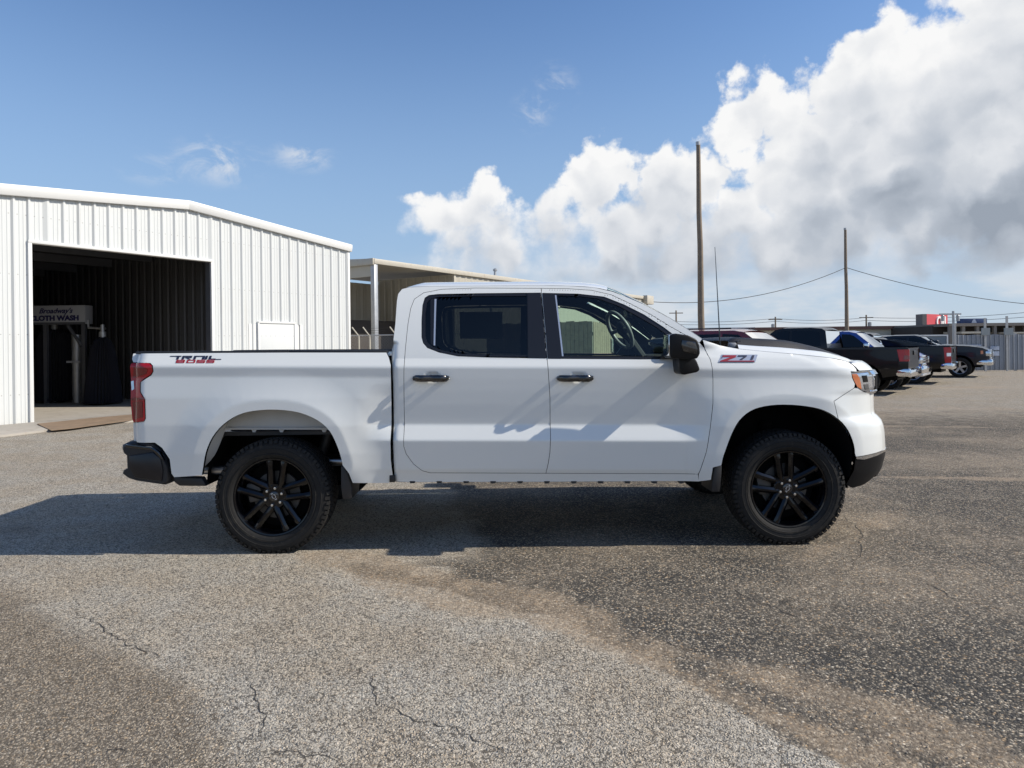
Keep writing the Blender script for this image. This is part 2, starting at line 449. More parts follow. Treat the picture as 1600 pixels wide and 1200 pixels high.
def panel(name, poly, mat, parent, hf=half, off=0.0, step=.02, hole=None, gap=.002, flange=.03, side=-1, rake=True):
    """a sheet of bodywork: the outline in side view, filled with a fine grid that follows the body's curvature"""
    rk = RK if rake else 0.0
    outer = inset(poly, gap); loops = [outer]
    full = outer
    if hole:
        h = inset(hole, -gap); loops.append(h); full = keyhole(outer, h)
    S = [(x, z + rk*x) for x, z in full]          # work in raked coordinates so that the creases are grid lines
    x0, x1 = min(p[0] for p in S), max(p[0] for p in S); z0, z1 = min(p[1] for p in S), max(p[1] for p in S)
    xs = [x0 + (x1-x0)*i / max(1, math.ceil((x1-x0)/step)) for i in range(math.ceil((x1-x0)/step)+1)]
    zs = [z0 + (z1-z0)*i / max(1, math.ceil((z1-z0)/step)) for i in range(math.ceil((z1-z0)/step)+1)]
    if rake and step < .05:
        zs = [z for z in zs if all(abs(z-l) > .004 for l in ZR_LV)] + [l for l in ZR_LV if z0 < l < z1]; zs.sort()
    V = []; key = {}; FC = []
    def vid(p):
        k = (round(p[0], 5), round(p[1], 5))
        if k not in key: key[k] = len(V); V.append(p)
        return key[k]
    for i in range(len(xs)-1):
        st = clip_half(clip_half(S, -1, 0, -xs[i]), 1, 0, xs[i+1])
        if len(st) < 3: continue
        lo, hi = min(p[1] for p in st), max(p[1] for p in st)
        for j in range(len(zs)-1):
            if zs[j+1] < lo or zs[j] > hi: continue
            c = clip_half(clip_half(st, 0, -1, -zs[j]), 0, 1, zs[j+1])
            if len(c) < 3: continue
            ids = []
            for p in c:
                q = vid(p)
                if q not in ids: ids.append(q)
            if len(ids) >= 3 and abs(area(c)) > 1e-8: FC.append(ids)
    P = []; N = []; e = .004
    for (x, w) in V:
        z = w - rk*x; h = hf(x, z)
        hx = (hf(x+e, z) - hf(x-e, z)) / (2*e); hzz = (hf(x, z+e) - hf(x, z-e)) / (2*e)
        P.append(Vector((x, side*(h-off), z))); N.append(Vector((-hx, 1*side*side*1.0, -hzz)) if side > 0 else Vector((-hx, -1, -hzz)))
    N = [n.normalized() for n in N]
    if side > 0: FC = [f[::-1] for f in FC]
    if flange:
        for lp in loops:
            n = len(lp); pts = []
            for i in range(n):
                a, b = lp[i], lp[(i+1) % n]; L = math.hypot(b[0]-a[0], b[1]-a[1]); m = max(1, math.ceil(L/.03))
                pts += [(a[0]+(b[0]-a[0])*k/m, a[1]+(b[1]-a[1])*k/m) for k in range(m)]
            base = len(P); m = len(pts); cx, cz = sum(p[0] for p in pts)/m, sum(p[1] for p in pts)/m
            for (x, z) in pts: P.append(Vector((x, side*(hf(x, z)-off), z))); 
            for (x, z) in pts: P.append(Vector((x, side*(hf(x, z)-off-flange), z)))
            nn = []
            for i in range(m):
                t = Vector((pts[(i+1) % m][0]-pts[i-1][0], 0, pts[(i+1) % m][1]-pts[i-1][1]))
                q = Vector((t.z, 0, -t.x)); nn.append(q.normalized() if q.length > 1e-9 else Vector((0, side, 0)))
            N += nn + nn
            FC += [[base+i, base+(i+1) % m, base+m+(i+1) % m, base+m+i] for i in range(m)]
    return mk(name, P, FC, mat, parent, True, N)

# ---- outlines read from the photograph (passenger side), mirrored for the far side
BED = ([(208,552),(300,551.3),(450,550.5),(604,550.5),(608,559),(611,571),(612,631),(610.5,689),(611,718),(614,742),(608,755),(551,755),(545,740)] + catmull(ARCH_R_PX, 3) +
       [(272,746),(267.7,740),(264.8,717.5),(253,700),(242,692),(209,690),(208,660),(225,658.5),(227.5,654),(226.6,624),(219.5,612),(219.5,597),(236.5,586),(239.5,580),(238.6,571.5),(235,567.5),(208,566.5),(206,561)])
RDOOR = [(845.5,450.5),(743,450),(690,452),(662,457.4),(647.4,467.4),(641.7,481.8),(637.4,506),(633,549),(631,592),(630.8,697.5),(634.5,709),(646,725),(660,735.7),(672,738.8),(853,739.5),(857,722),(859.2,707),(860.2,679),(859.3,621),(856.7,581),(854.5,558),(851.6,520.6),(847.5,475)]
FD_TOP = [(845.5,450.5),(887,451),(924,453.5),(955,460.5),(986,475),(1017,491.5),(1047,510),(1093,535.5)]
FD_FRONT = [(1101,544),(1110,562),(1114,592),(1114,630),(1110,667),(1104,705),(1094,735),(1091,741)]
BSHUT = [(847.5,475),(851.6,520.6),(854.5,558),(856.7,581),(859.3,621),(860.2,679),(859.2,707),(857,722),(853,739.5)]
FDOOR = FD_TOP + FD_FRONT + BSHUT[::-1]
CAB = ([(617,752),(616,738),(614.2,700),(614.2,600),(612.9,566),(611.5,551),(614,535),(617.5,506),(620,470),(622,459),(628,451.5),(640,448.6),(672,447.4),(743,446.6),(844,446),(888,446.6),(928,449),(957,455.5),(978,463.5),(1006,475.5),(1047.5,497.5),(1076,515.5),(1097,529.5)]
       + FD_TOP[::-1] + RDOOR[1:14] + [(853,739.5),(1091,741),(1092,752.5),(853,753),(640,753.5)])
RWIN_O = [(845,457.6),(743,458.6),(684,459.8),(670,461.5),(664,465.5),(660.5,477),(659,500),(659,527),(661.5,536),(668,543.5),(686,550.5),(715,556.4),(760,558.2),(854,559.8),(851.2,520.6)]
RWIN_G = [(823,462.5),(743,463),(686,464),(673,466.5),(667.5,473),(665,490),(665,526),(668,535.5),(676,541.5),(692,547.5),(718,552.6),(760,554),(824,555)]
FWIN_O = [(848.6,458),(903,459.2),(944,463.8),(975,476),(1006,491.6),(1037,511.5),(1056,526),(1056,560.8),(1000,561.2),(857,560.2),(854,520)]
FWIN_G = [(868,461.5),(903,462.5),(934,466.4),(965,477.5),(996,494),(1027,512),(1042,523.5),(1046,556.5),(1006,557),(879.5,556),(874,510)]
FEND = ([(1091,752.5),(1091.5,741)] + FD_FRONT[::-1][1:] + [(1097.5,530.5),(1125,539.5),(1154.7,545),(1195,549),(1246,553.4),(1297,559),(1320,564),(1333,571),(1338,576.5),(1339,581.2),(1330,581.2),(1331.5,590),(1336,600),(1335,606),(1303,627)]
        + catmull(ARCH_F_PX, 3)[9:] + [(1114,731),(1111,750)])
HOODCUT = [(1097.5,530.5),(1125,539.5),(1154.7,545),(1195,549),(1246,553.4),(1297,559),(1320,564),(1333,571)]
ZP = {}
def both(name, poly_px, mat, parents, off=0.0, hole_px=None, **kw):
    hf = kw.get('hf', half)
    poly = sps(poly_px, off, hf); hole = sps(hole_px, off, hf) if hole_px else None
    return [panel(name, poly, mat, parents[k], off=off, hole=hole, side=s, **kw) for k, s in enumerate((-1, 1))]
tt = (truck, truck)
both('bed_side', BED, M['white'], tt, hf=half_bed, step=.013)
cabs = both('cab_side', CAB, M['white'], tt, gap=.0015)
rdoors = both('rear_door', RDOOR, M['white'], tt, hole_px=RWIN_O)
fdoors = both('front_door', FDOOR, M['white'], tt, hole_px=FWIN_O)
both('front_fender', FEND, M['white'], tt, step=.013)
both('window_frame', RWIN_O, M['trim'], rdoors, off=.004, hole_px=RWIN_G, step=.03, gap=.0005, flange=.02)
both('window_frame', FWIN_O, M['trim'], fdoors, off=.004, hole_px=FWIN_G, step=.03, gap=.0005, flange=.02)
both('window_glass', RWIN_G, M['gl_rear'], rdoors, off=.010, step=.04, gap=-.004, flange=0)
both('window_glass', FWIN_G, M['gl_front'], fdoors, off=.010, step=.04, gap=-.004, flange=0)
both('window_divider', [(672.5,467),(680.5,465.5),(680,541),(676,540),(673,537)], M['trim'], rdoors, off=.006, step=.05, gap=0, flange=.01)
both('divider_strip', [(679,467),(682,467),(680,540),(677.5,539.5)], M['silver'], rdoors, off=.0035, step=.05, gap=0, flange=.004)
both('pillar_strip', [(867,461),(869.3,461),(880.5,556.5),(878,556.5)], M['silver'], fdoors, off=.0035, step=.05, gap=0, flange=.004)
both('pillar_cover', [(824,458),(844.6,457.4),(846.6,475),(850.6,520.6),(853.4,557.5),(853.2,559.6),(825,559)], M['trim'], rdoors, off=-.0022, step=.05, gap=0, flange=.006)
both('pillar_cover', [(847.3,458),(866.5,458.4),(872,510),(877.5,560),(856,560),(855.4,557),(852.7,520),(848.6,475)], M['trim'], fdoors, off=-.0022, step=.05, gap=0, flange=.006)
# dark inner trim behind the sheet metal of the cab
both('inner_trim', RDOOR, M['interior'], rdoors, off=.05, hole_px=RWIN_O, step=.03, flange=0, gap=0)
both('inner_trim', FDOOR, M['interior'], fdoors, off=.05, hole_px=FWIN_O, step=.03, flange=0, gap=0)
both('inner_trim', CAB, M['interior'], cabs, off=.045, step=.03, flange=0, gap=0)

# ---- roof, windscreen, hood: lofted between the two sides
def grid_loft(name, rows, mat, parent, closed=False, thick=0):
    n = len(rows[0]); v = [p for r in rows for p in r]
    f = [(i*n+j, i*n+j+1, (i+1)*n+j+1, (i+1)*n+j) for i in range(len(rows)-1) for j in range(n-1)]
    o = mk(name, v, f, mat, parent, True)
    bm = bmesh.new(); bm.from_mesh(o.data); bmesh.ops.recalc_face_normals(bm, faces=bm.faces[:]); 
    if sum(q.normal.z for q in bm.faces) < 0: bmesh.ops.reverse_faces(bm, faces=bm.faces[:])
    bm.to_mesh(o.data); bm.free(); return o
RAIL = catmull([(622,459),(628,451.5),(640,448.6),(672,447.4),(743,446.6),(844,446),(888,446.6),(928,449),(957,455.5),(978,463.5),(1006,475.5),(1047.5,497.5),(1076,515.5),(1097,529.5)], 3)
rail3 = []
for q in RAIL:
    x, z = sp(*q); rail3.append((x, half(x, z), z))
US = [-1, -.985, -.96, -.92, -.86, -.78, -.65, -.5, -.33, -.16, 0, .16, .33, .5, .65, .78, .86, .92, .96, .985, 1]
x_head = sp(944, 452)[0]; x_cowl = sp(1097, 529.5)[0]
def cross(x, hw, z):
    kb = sstep(x_head - .9, x_head + .05, x)                   # windscreen header bows forward
    xr = rail3[0][0]
    kr = sstep(xr, xr + .18, x)
    crown = (.052 * (1 - sstep(x_head-.1, x_head+.5, x)) + .004) * kr
    out = []
    for u in US:
        b = 1 - abs(u)**2.0
        out.append(Vector((x + .075*kb*b - .05*(1-kr)*b, u*hw, z + crown*(1-abs(u)**3.4) + .012*kr*(1-abs(u)**14))))
    return out
i_h = min(range(len(rail3)), key=lambda i: abs(rail3[i][0]-x_head))
rows = [cross(*r) for r in rail3]
roof = grid_loft('roof', rows[:i_h+1], M['white'], truck)
ws = grid_loft('windscreen', rows[i_h:], M['gl_ws'], truck)
grid_loft('headliner', [[p + Vector((0, 0, -.045)) for p in r] for r in rows[:i_h+1]], M['interior'], roof)
# rear wall of the cab with its window
xr = rail3[0][0]; cb = empty('cab_back', (0, 0, 0), 0, truck)
def backpt(u, w):                     # w: 0 bottom .. 1 top
    z = .62 + (rail3[0][2] - .62) * w; x = xr + .02 + (X_GAP - xr) * 0 - .04*(1-u*u) - (0.05 if z < 1.4 else 0.05*(1-(z-1.4)/.5))
    return Vector((x, u * (half(max(x, X_GAP+.06), z) - .012), z))
ub = [-1, -.8, -.62, -.3, 0, .3, .62, .8, 1]; wb = [0, .2, .4, .6, .66, .8, .93, 1]
vs = [backpt(u, w) for w in wb for u in ub]; fw = []; fg = []
for i in range(len(wb)-1):
    for j in range(len(ub)-1):
        q = (i*9+j, i*9+j+1, (i+1)*9+j+1, (i+1)*9+j)
        (fg if (.6 <= wb[i] and wb[i+1] <= .94 and abs(ub[j]+ub[j+1]) < 1.3) else fw).append(q)
def compact(fs):
    ids = sorted({i for q in fs for i in q}); mp = {k: i for i, k in enumerate(ids)}
    return [vs[i] for i in ids], [tuple(mp[i] for i in q) for q in fs]
mk('back_panel', *compact(fw), M['white'], cb, True); mk('back_window', *compact(fg), M['gl_rear'], cb, True)
MB().box((xr-.015, -.55, rail3[0][2]-.012), (xr+.03, .55, rail3[0][2]+.012)).build('brake_light', M['darkred'], cb, .004)

# hood: rises from the cut line to a shoulder, dips, and carries a black raised centre
hood3 = []
for q in catmull(HOODCUT[2:], 5):
    x, z = sp(*q); hood3.append((x, half(x, z), z))
hx0, hx1 = hood3[0][0], hood3[-1][0]
UH = sorted(set([-1, -.99, -.975, -.955, -.93, -.89, -.84, -.78, -.72, -.66, -.6, -.56, -.53, -.5, -.4, -.2, 0, .2, .4, .5, .53, .56, .6, .66, .72, .78, .84, .89, .93, .955, .975, .99, 1]))
def hood_row(x, hw, z, drop=0.0):
    s = (x - hx0) / (hx1 - hx0); out = []
    sh = (.030 + .008*sstep(0, .4, s)) * (1 - .55*sstep(.70, 1, s)) - drop
    bl = .058 * sstep(-.05, .06, s) * (1 - sstep(.45, .95, s))
    for u in UH:
        a = abs(u)
        zz = z + sh * sstep(1.0, .93, a) + .010*(1-a*a) - .008*sstep(.9, .72, a)*sstep(.45, .62, a) + bl * sstep(.605, .54, a)
        yy = u*hw; xe = nose_x(yy, 1.40) if 1 else 0
        xx = x + .085*(1-a**2.0)*(1-s) + (max(0.0, nose_x(yy, 1.395) - hood3[-1][0]) * s**1.6)
        out.append(Vector((xx, yy, zz)))
    return out
def nose_x(y, zr):
    a = min(abs(y), NB*.999) / NB
    return xfront(zr) - NA + NA * (1 - a**2.6) ** (1/2.6)
hr = [hood_row(*h) for h in hood3]
lipr = []
ze = hood3[-1][2] + RK*hood3[-1][0]; hwe = hood3[-1][1]
for w in (1.372, 1.352, 1.332, 1.316, 1.306):
    lipr.append([Vector((nose_x(u*hwe, w), u*hwe, w - RK*nose_x(u*hwe, w))) for u in UH])
hood = grid_loft('hood', hr + lipr, M['white'], truck)
# matte black decal on the raised centre
dec = []
for r in hr[:-6]:
    dec.append([p + Vector((0, 0, .0035)) for p in r if abs(p.y) < .605*abs(r[0].y)])
grid_loft('hood_decal', dec, M['plastic'], hood)
# cowl and wipers at the foot of the windscreen
cwr = []
for q in [(1098,531),(1110,535.2),(1125,540),(1140,543.4),(1153.5,545.5)]:
    x, z = sp(*q); w = half(x, z)
    cwr.append([Vector((x + .075*(1-abs(u)**2.0), u*w*.995, z - .004 - .02*(1-abs(u)**8))) for u in US])
grid_loft('cowl', cwr, M['plastic'], truck)
for y0 in (-.30, .42):
    x, z = tk(1138, 536.5, y0)
    MB().tube([(x+.05, y0, z-.02), (x, y0-.2, z+.012), (x-.06, y0-.45, z+.016)], [.011, .009, .006], 6).build('wiper', M['plastic'], truck)
x, z = tk(1145, 538, -.80)
MB().box((x-.03, -.83, z-.03), (x+.02, -.77, z+.012)).build('cowl_cap', M['greytrim'], truck, .008)
x, z = tk(1125, 540, -.70); xt, zt = tk(1117, 386, -.70)
MB().tube([(x, -.70, z-.04), (x, -.70, z+.03), (xt, -.70, zt)], [.010, .005, .0022], 6).build('antenna', M['black'], truck)
x, z = tk(783, 446, 0)
fin = MB().prism([(x-.09, 1.955), (x+.10, 1.955), (x-.04, 2.02), (x-.08, 2.02)], -.025, .025).build('roof_antenna', M['black'], roof, .006)
# ---- front end
def nose(name, y0, y1, zs, mat, parent, off=0.0, ny=16, side=0, back=.05):
    """patch of the front end between two half-widths, following the rounded plan"""
    obs = []
    for s in ((-1, 1) if side == 0 else (side,)):
        rows = []
        for zr in zs:
            row = []
            for i in range(ny+1):
                y = y0 + (y1-y0)*i/ny; x = nose_x(y, zr) + off
                row.append(Vector((x, s*y, zr - RK*x)))
            rows.append(row)
        n = ny+1; v = [p for r in rows for p in r]; m = len(rows)
        f = [(i*n+j, i*n+j+1, (i+1)*n+j+1, (i+1)*n+j) for i in range(m-1) for j in range(ny)]
        b = len(v); rim = [j for j in range(n)] + [i*n+ny for i in range(1, m)] + [(m-1)*n+j for j in range(ny-1, -1, -1)] + [i*n for i in range(m-2, 0, -1)]
        v += [v[i] for i in rim] + [v[i] - Vector((back, s*.0, 0)) for i in rim]; k = len(rim)
        f += [(b+i, b+(i+1) % k, b+k+(i+1) % k, b+k+i) for i in range(k)]
        o = mk(name, v, f, mat, parent, True)
        bm = bmesh.new(); bm.from_mesh(o.data); bmesh.ops.recalc_face_normals(bm, faces=bm.faces[:]); bm.to_mesh(o.data); bm.free()
        o.data.set_sharp_from_angle(angle=R(50)); obs.append(o)
    return obs
YS = .85
def span(a, b, n): return [a + (b-a)*i/n for i in range(n+1)]
XS_ = lambda zr: xfront(zr) - NA + NA*(1-(YS/NB)**2.6)**(1/2.6)
# side piece of the bumper cover, then its front
zc = [.675, .72, .80, .86, .92, .96, 1.0, 1.06, 1.12, 1.155]
BCOV = sps([(1303,627),(1335,606),(1340,606.5),(1349,612)]) + [(XS_(w), w - RK*XS_(w)) for w in (1.125, 1.06, 1.0, .97, .95, .92, .88, .83, .78, .74, .700)] + sps([(1337.5,714)]) + sps(catmull(ARCH_F_PX, 3)[1:10])
for s in (-1, 1): panel('bumper_cover', BCOV, M['white'], truck, side=s)
nose('bumper_front', .0, YS, [.70, .74, .78, .83, .88, .92, .95, .97, 1.0, 1.03], M['white'], truck)
nose('headlight_sill', .55, YS, [1.03, 1.08, 1.125], M['white'], truck)
# lower black bumper
LOWB = sps([(1337,715),(1345,715)]) + [(XS_(w), w - RK*XS_(w)) for w in (.697, .66, .62, .57, .52)] + sps([(1350,757),(1332,762.5),(1322,757),(1334,735)])
for s in (-1, 1): panel('lower_bumper', LOWB, M['bumpblk'], truck, side=s, gap=.0005)
nose('lower_bumper', 0, YS, [.50, .55, .60, .65, .697], M['bumpblk'], truck)
for s in (-1, 1):
    panel('bumper_strip', sps([(1337.5,714.2),(1338,717),(1350,718)]) + [(XS_(w), w - RK*XS_(w)) for w in (.684, .70)], M['chrome'], truck, side=s, off=-.004, gap=0)
nose('bumper_strip', .25, YS, [.684, .700], M['chrome'], truck, off=.004)
# grille and lamps
nose('grille', 0, .56, [1.035, 1.08, 1.14, 1.20, 1.26, 1.30], M['plastic'], truck, off=-.04)
for w in (1.07, 1.12, 1.17, 1.22, 1.27):
    nose('grille_bar', 0, .56, [w-.012, w+.012], M['black'], truck, off=-.01, ny=10)
nose('grille_bar', 0, .56, [1.285, 1.31], M['chrome'], truck, off=.01, ny=10)
for s in (-1, 1):
    lampE = empty('headlight', (0, 0, 0), 0, truck)
    side_ = sps([(1331,582),(1337,582.2)]) + [(XS_(w), w - RK*XS_(w)) for w in (1.295, 1.24, 1.19, 1.14)] + sps([(1349,611.5),(1340,606),(1336.5,599.5),(1332,590)])
    panel('lens', side_, M['lamp'], lampE, side=s, off=.006, gap=0)
    panel('turn_signal', sps([(1331.5,584.5),(1339,584),(1343,590),(1345.5,600),(1346.5,608.5),(1340,604.5),(1336.5,598.5),(1332.5,590)]), M['amber'], lampE, side=s, off=.001, gap=0, flange=.006)
    panel('lamp_cell', sps([(1347.5,587),(1355,586.5),(1357,596.5),(1350,597.5)]), M['liner'], lampE, side=s, off=.003, gap=0, flange=.004)
    panel('lamp_cell', sps([(1350,601),(1357,600),(1358.5,608),(1352.5,609)]), M['cast'], lampE, side=s, off=.003, gap=0, flange=.004)
    nose('lens', .56, YS, [1.14, 1.19, 1.24, 1.295], M['lamp'], lampE, side=s, off=.004)
    nose('lamp_bar', .56, YS+.04, [1.275, 1.302], M['chrome'], lampE, side=s, off=.014)
    nose('lamp_bar', .56, YS+.02, [1.128, 1.146], M['chrome'], lampE, side=s, off=.014)
    for a, b in ((.60, .66), (.69, .75), (.78, .83)): nose('lamp_cell', a, b, [1.16, 1.20, 1.26], M['liner'], lampE, side=s, off=.008, ny=4)
    panel('lamp_edge', sps([(1329.5,580),(1337,580.4)]) + [(XS_(w), w - RK*XS_(w)) for w in (1.306, 1.296)] + sps([(1337,583),(1331,583)]), M['plastic'], lampE, side=s, off=-.002, gap=0, flange=.01)
# tow hook / air dam below
MB().box((2.25, -.80, .43), (2.52, .80, .52)).build('air_dam', M['plastic'], truck, .02)

# ---- rear end: tail lights, tailgate, bumper
for s in (-1, 1):
    TL = [(209,660),(207,655),(204.5,630),(205,600),(203.5,575),(205,568.5),(209,566.8),(233,567.5),(237.5,571),(238.8,580),(235.5,585.5),(226,591),(219,597.5),(218.7,612),(225.8,624),(226.8,654),(224.5,658.2)]
    tl = panel('tail_light', [sp(x, y, -.004, half_bed) for x, y in TL], M['red'], truck, hf=lambda x, z: half_bed(x, z) + .006, side=s, gap=0, flange=.05)
    for nm, q, mt in (('lens_cell', [(209,574),(222,573),(231,577),(229,584),(217,588),(208,590)], 'darkred'), ('lens_cell', [(207,628),(223,627),(223.5,652),(209.5,655)], 'darkred'), ('reverse_lamp', [(205,596),(209,594.5),(210,608),(206,610)], 'lamp')):
        panel(nm, [sp(x, y, -.006, half_bed) for x, y in q], M[mt], tl, hf=lambda x, z: half_bed(x, z) + .0085, side=s, gap=0, flange=.004)
    panel('lens_rim', [sp(x, y, -.006, half_bed) for x, y in [(205.5,622),(225.5,621),(226.5,625),(205.5,626)]], M['darkred'], tl, hf=lambda x, z: half_bed(x, z) + .0088, side=s, gap=0, flange=.004)
zb = lambda y: tk(209, y, -.98)[1]
tg = MB().box((X_REAR-.035, -.86, zb(690)), (X_REAR+.03, .86, zb(553))).build('tailgate', M['white'], truck, .018, 3)
MB().box((X_REAR-.045, -.14, zb(590)), (X_REAR-.03, .14, zb(575))).build('tailgate_handle', M['plastic'], tg, .006)
RB = [(210,689.4),(199,692),(193,695),(192,700),(194,706),(199,710),(200,732),(194,735),(192.5,740),(202,747),(214,751),(236,754.5),(258,757.6),(266,755),(268,748),(267,730),(260,716),(250,704),(238,696)]
rbp = [tk(x, y, -.97) for x, y in RB]
xm = max(p[0] for p in rbp); xn = min(p[0] for p in rbp)
rws = []
for y in (-.99, -.985, -.965, -.93, -.86, -.75, -.55, -.25, 0, .25, .55, .75, .86, .93, .965, .985, .99):
    a = abs(y); rnd = sstep(.86, 1.0, a)
    push = -.10*(1 - (a/.99)**3)
    cx = sum(p[0] for p in rbp)/len(rbp); cz = sum(p[1] for p in rbp)/len(rbp)
    sc_ = 1 - .10*max(0, (a-.96)/.03)**2
    rws.append([Vector((cx + (x-cx)*sc_ + push*(1 if x < cx else .3), y, cz + (z-cz)*sc_)) for x, z in rbp])
n = len(rbp); v = [p for r in rws for p in r]
f = [(i*n+j, i*n+(j+1) % n, (i+1)*n+(j+1) % n, (i+1)*n+j) for i in range(len(rws)-1) for j in range(n)] + [tuple(range(n)), tuple(range(len(v)-1, len(v)-n-1, -1))]
rb = MB().add(v, f).build('rear_bumper', M['plastic'], truck, smooth=35)
x0, z0 = tk(199, 711, -.95)
MB().prism([tk(*q, -.985) for q in [(203,712),(240,706),(252,716),(256,735),(254,752),(212,746),(204,731)]], -1.0, -.975).build('bumper_step', M['trim'], rb, .006)
MB().prism([tk(*q, -.985) for q in [(196,694),(236,697.5),(250,706.5),(258,719),(252,716),(240,703),(200,699)]], -1.002, -.96).build('bumper_cap', M['black'], rb, .004)
MB().prism([tk(*q, -.93) for q in [(275,743.6),(318,745),(326,758),(284,757.6),(276,752)]], -.97, -.90).build('sill_bracket', M['plastic'], truck, .008)
# bed: rail caps, box, floor
for s in (-1, 1):
    cap = MB(); pts = [tk(x, y, -.97) for x, y in [(210,552),(300,551),(450,550.3),(604,550.3)]]
    for (a, b) in zip(pts, pts[1:]):
        y0, y1 = s*(half_bed(a[0]+.2, a[1]) - .015), s*.86
        cap.add([(a[0], y0, a[1]-.006), (b[0], y0, b[1]-.006), (b[0], y1, b[1]-.006), (a[0], y1, a[1]-.006), (a[0], y0, a[1]+.012), (b[0], y0, b[1]+.012), (b[0], y1, b[1]+.012), (a[0], y1, a[1]+.012)],
                [(0, 1, 5, 4), (3, 7, 6, 2), (4, 5, 6, 7), (0, 4, 7, 3), (1, 2, 6, 5)])
    cap.build('bed_rail_cap', M['plastic'], truck, .004)
    MB().box((X_REAR+.03, s*.86, 1.0), (X_GAP-.08, s*.875, 1.44)).build('bed_wall', M['white'], truck)
MB().box((X_REAR+.03, -.86, .84), (X_GAP-.08, .86, .87)).build('bed_floor', M['plastic'], truck)
MB().box((X_GAP-.10, -.92, .80), (X_GAP-.06, .92, 1.44)).build('bed_headboard', M['white'], truck, .01)

# ---- inside the wheel arches
for s in (-1, 1):
    def PX(q, y): return [tk(a, b, -abs(y)) for a, b in q]
    whl = MB()
    up = PX([(340,668),(346,655),(372,642),(400,636),(433,634),(470,638),(500,651),(516,671)], .93)
    whl.prism(up + PX([(516,672),(340,672)], .93)[:0], s*.90, s*.888)
    whl.build('wheelhouse_sheet', M['inner'], truck)
    tb = MB()
    for a in (395, 438, 505): tb.prism(PX([(a-5,670),(a+5,670),(a+2,676),(a-2,676)], .93), s*.905, s*.893)
    tb.prism(PX([(340,668.5),(516,668.5),(516,671.8),(340,671.8)], .93), s*.915, s*.887)
    tb.build('wheelhouse_flange', M['inner'], truck)
    sw = MB(); cr = catmull([(349,654),(340,663),(330,683),(321,706),(317,728)], 3); ci = catmull([(356,664),(352,672),(346,688),(335,712),(318,731)], 3)
    a = PX(cr, .97); b = PX(ci, .90); k = len(a)
    sw.add([(p[0], s*.985, p[1]) for p in a] + [(p[0], s*.90, p[1]) for p in b], [(i, i+1, k+i+1, k+i) for i in range(k-1)])
    sw.build('wheelhouse_curve', M['inner'], truck, smooth=60)
    # black liners: rear box and front half barrel
    ln = MB(); hxr, hz0 = HUB_R, .42
    arc = [(hxr + .56*math.cos(q), .46 + .56*math.sin(q)) for q in [PI*i/14 for i in range(15)]]
    ln.add([(x, s*.80, z) for x, z in arc] + [(x, s*.42, z) for x, z in arc], [(i, i+1, 16+i, 15+i) for i in range(14)])
    ln.add([(x, s*.42, z) for x, z in arc], [tuple(range(15))])
    ln.build('wheel_liner', M['liner'], truck, smooth=60)
    ln = MB(); ar = [tk(1326, 764, -1.0)] + [p for p in ARCH_F]; k = len(ar)
    ln.add([(x, s*.985, z) for x, z in ar] + [(x, s*.45, z) for x, z in ar], [(i, i+1, k+i+1, k+i) for i in range(k-1)])
    ln.add([(x, s*.45, z) for x, z in ar], [tuple(range(k))])
    ln.build('wheel_liner', M['liner'], truck, smooth=60)
    # mud flaps
    MB().prism(PX([(534,727),(541,728),(547,745),(551,760),(551,778),(537,780),(534,760)], .96), s*.99, s*.72).build('mud_flap', M['plastic'], truck, .008)
    MB().prism(PX([(1114,731),(1119,726),(1127,726.5),(1126,745),(1124,768),(1110,768),(1112,748)], .98), s*1.0, s*.74).build('mud_flap', M['plastic'], truck, .008)
    MB().prism(PX([(608,743),(617,743),(617,754),(608,754)], 1.0), s*.99, s*.90).build('gap_seal', M['plastic'], truck, .004)
    xg = tk(614, 650, -1.0)[0]
    MB().box((xg-.05, s*.93, .52), (xg+.05, s*.80, 1.42)).build('gap_filler', M['liner'], truck)
    for i in range(11):
        q = 640 + i*42; MB().prism(PX([(q,751.5),(q+9,751.5),(q+8,755),(q+1,755)], .965), s*.972, s*.93).build('rocker_clip', M['plastic'], truck)

# ---- underneath: frame, axles, exhaust, spare wheel
fr = MB()
for s in (-1, 1): fr.box((-2.75, s*.46-.05, .50), (2.1, s*.46+.05, .64))
for x in (-2.6, -1.2, .0, 1.2, 2.0): fr.box((x-.05, -.46, .52), (x+.05, .46, .60))
fr.box((-1.0, -.90, .56), (1.25, .90, .585))
fr.build('frame', M['liner'], truck)
ax = MB().tube([(HUB_R, -.86, .405), (HUB_R, .86, .405)], .045, 10).lathe([(.0, -.16), (.10, -.12), (.155, 0), (.10, .12), (0, .16)], 16, 'y', (HUB_R, .05, .40))
ax.tube([(HUB_R+.1, .05, .42), (.3, .02, .50)], .04, 8)
ax.build('axle', M['cast'], truck, smooth=40)
MB().tube([(HUB_F, -.86, .42), (HUB_F, .86, .42)], .04, 8).build('axle', M['cast'], truck, smooth=40)
MB().tube([(-2.75, -.70, .565), (-2.35, -.70, .562), (-1.6, -.62, .60), (-.9, -.55, .58), (.8, -.5, .57)], .036, 12).build('exhaust_pipe', M['steel'], truck, smooth=40)
MB().lathe([(.0, -.10), (.24, -.10), (.36, -.07), (.375, 0), (.36, .07), (.24, .10), (0, .10)], 28, 'z', (-2.62, 0, .60)).build('spare_wheel', M['rubber'], truck, smooth=50)
MB().tube([(HUB_F-.55, -.30, .50), (HUB_F, -.74, .40)], .03, 8).tube([(HUB_F+.3, -.30, .50), (HUB_F, -.74, .40)], .03, 8).tube([(HUB_F+.02, -.55, .42), (HUB_F+.02, -.50, .85)], .05, 10).build('suspension', M['liner'], truck, smooth=40)
MB().tube([(HUB_R+.15, -.52, .42), (HUB_R+.30, -.50, .85)], .04, 10).build('shock_absorber', M['cast'], truck, smooth=40)

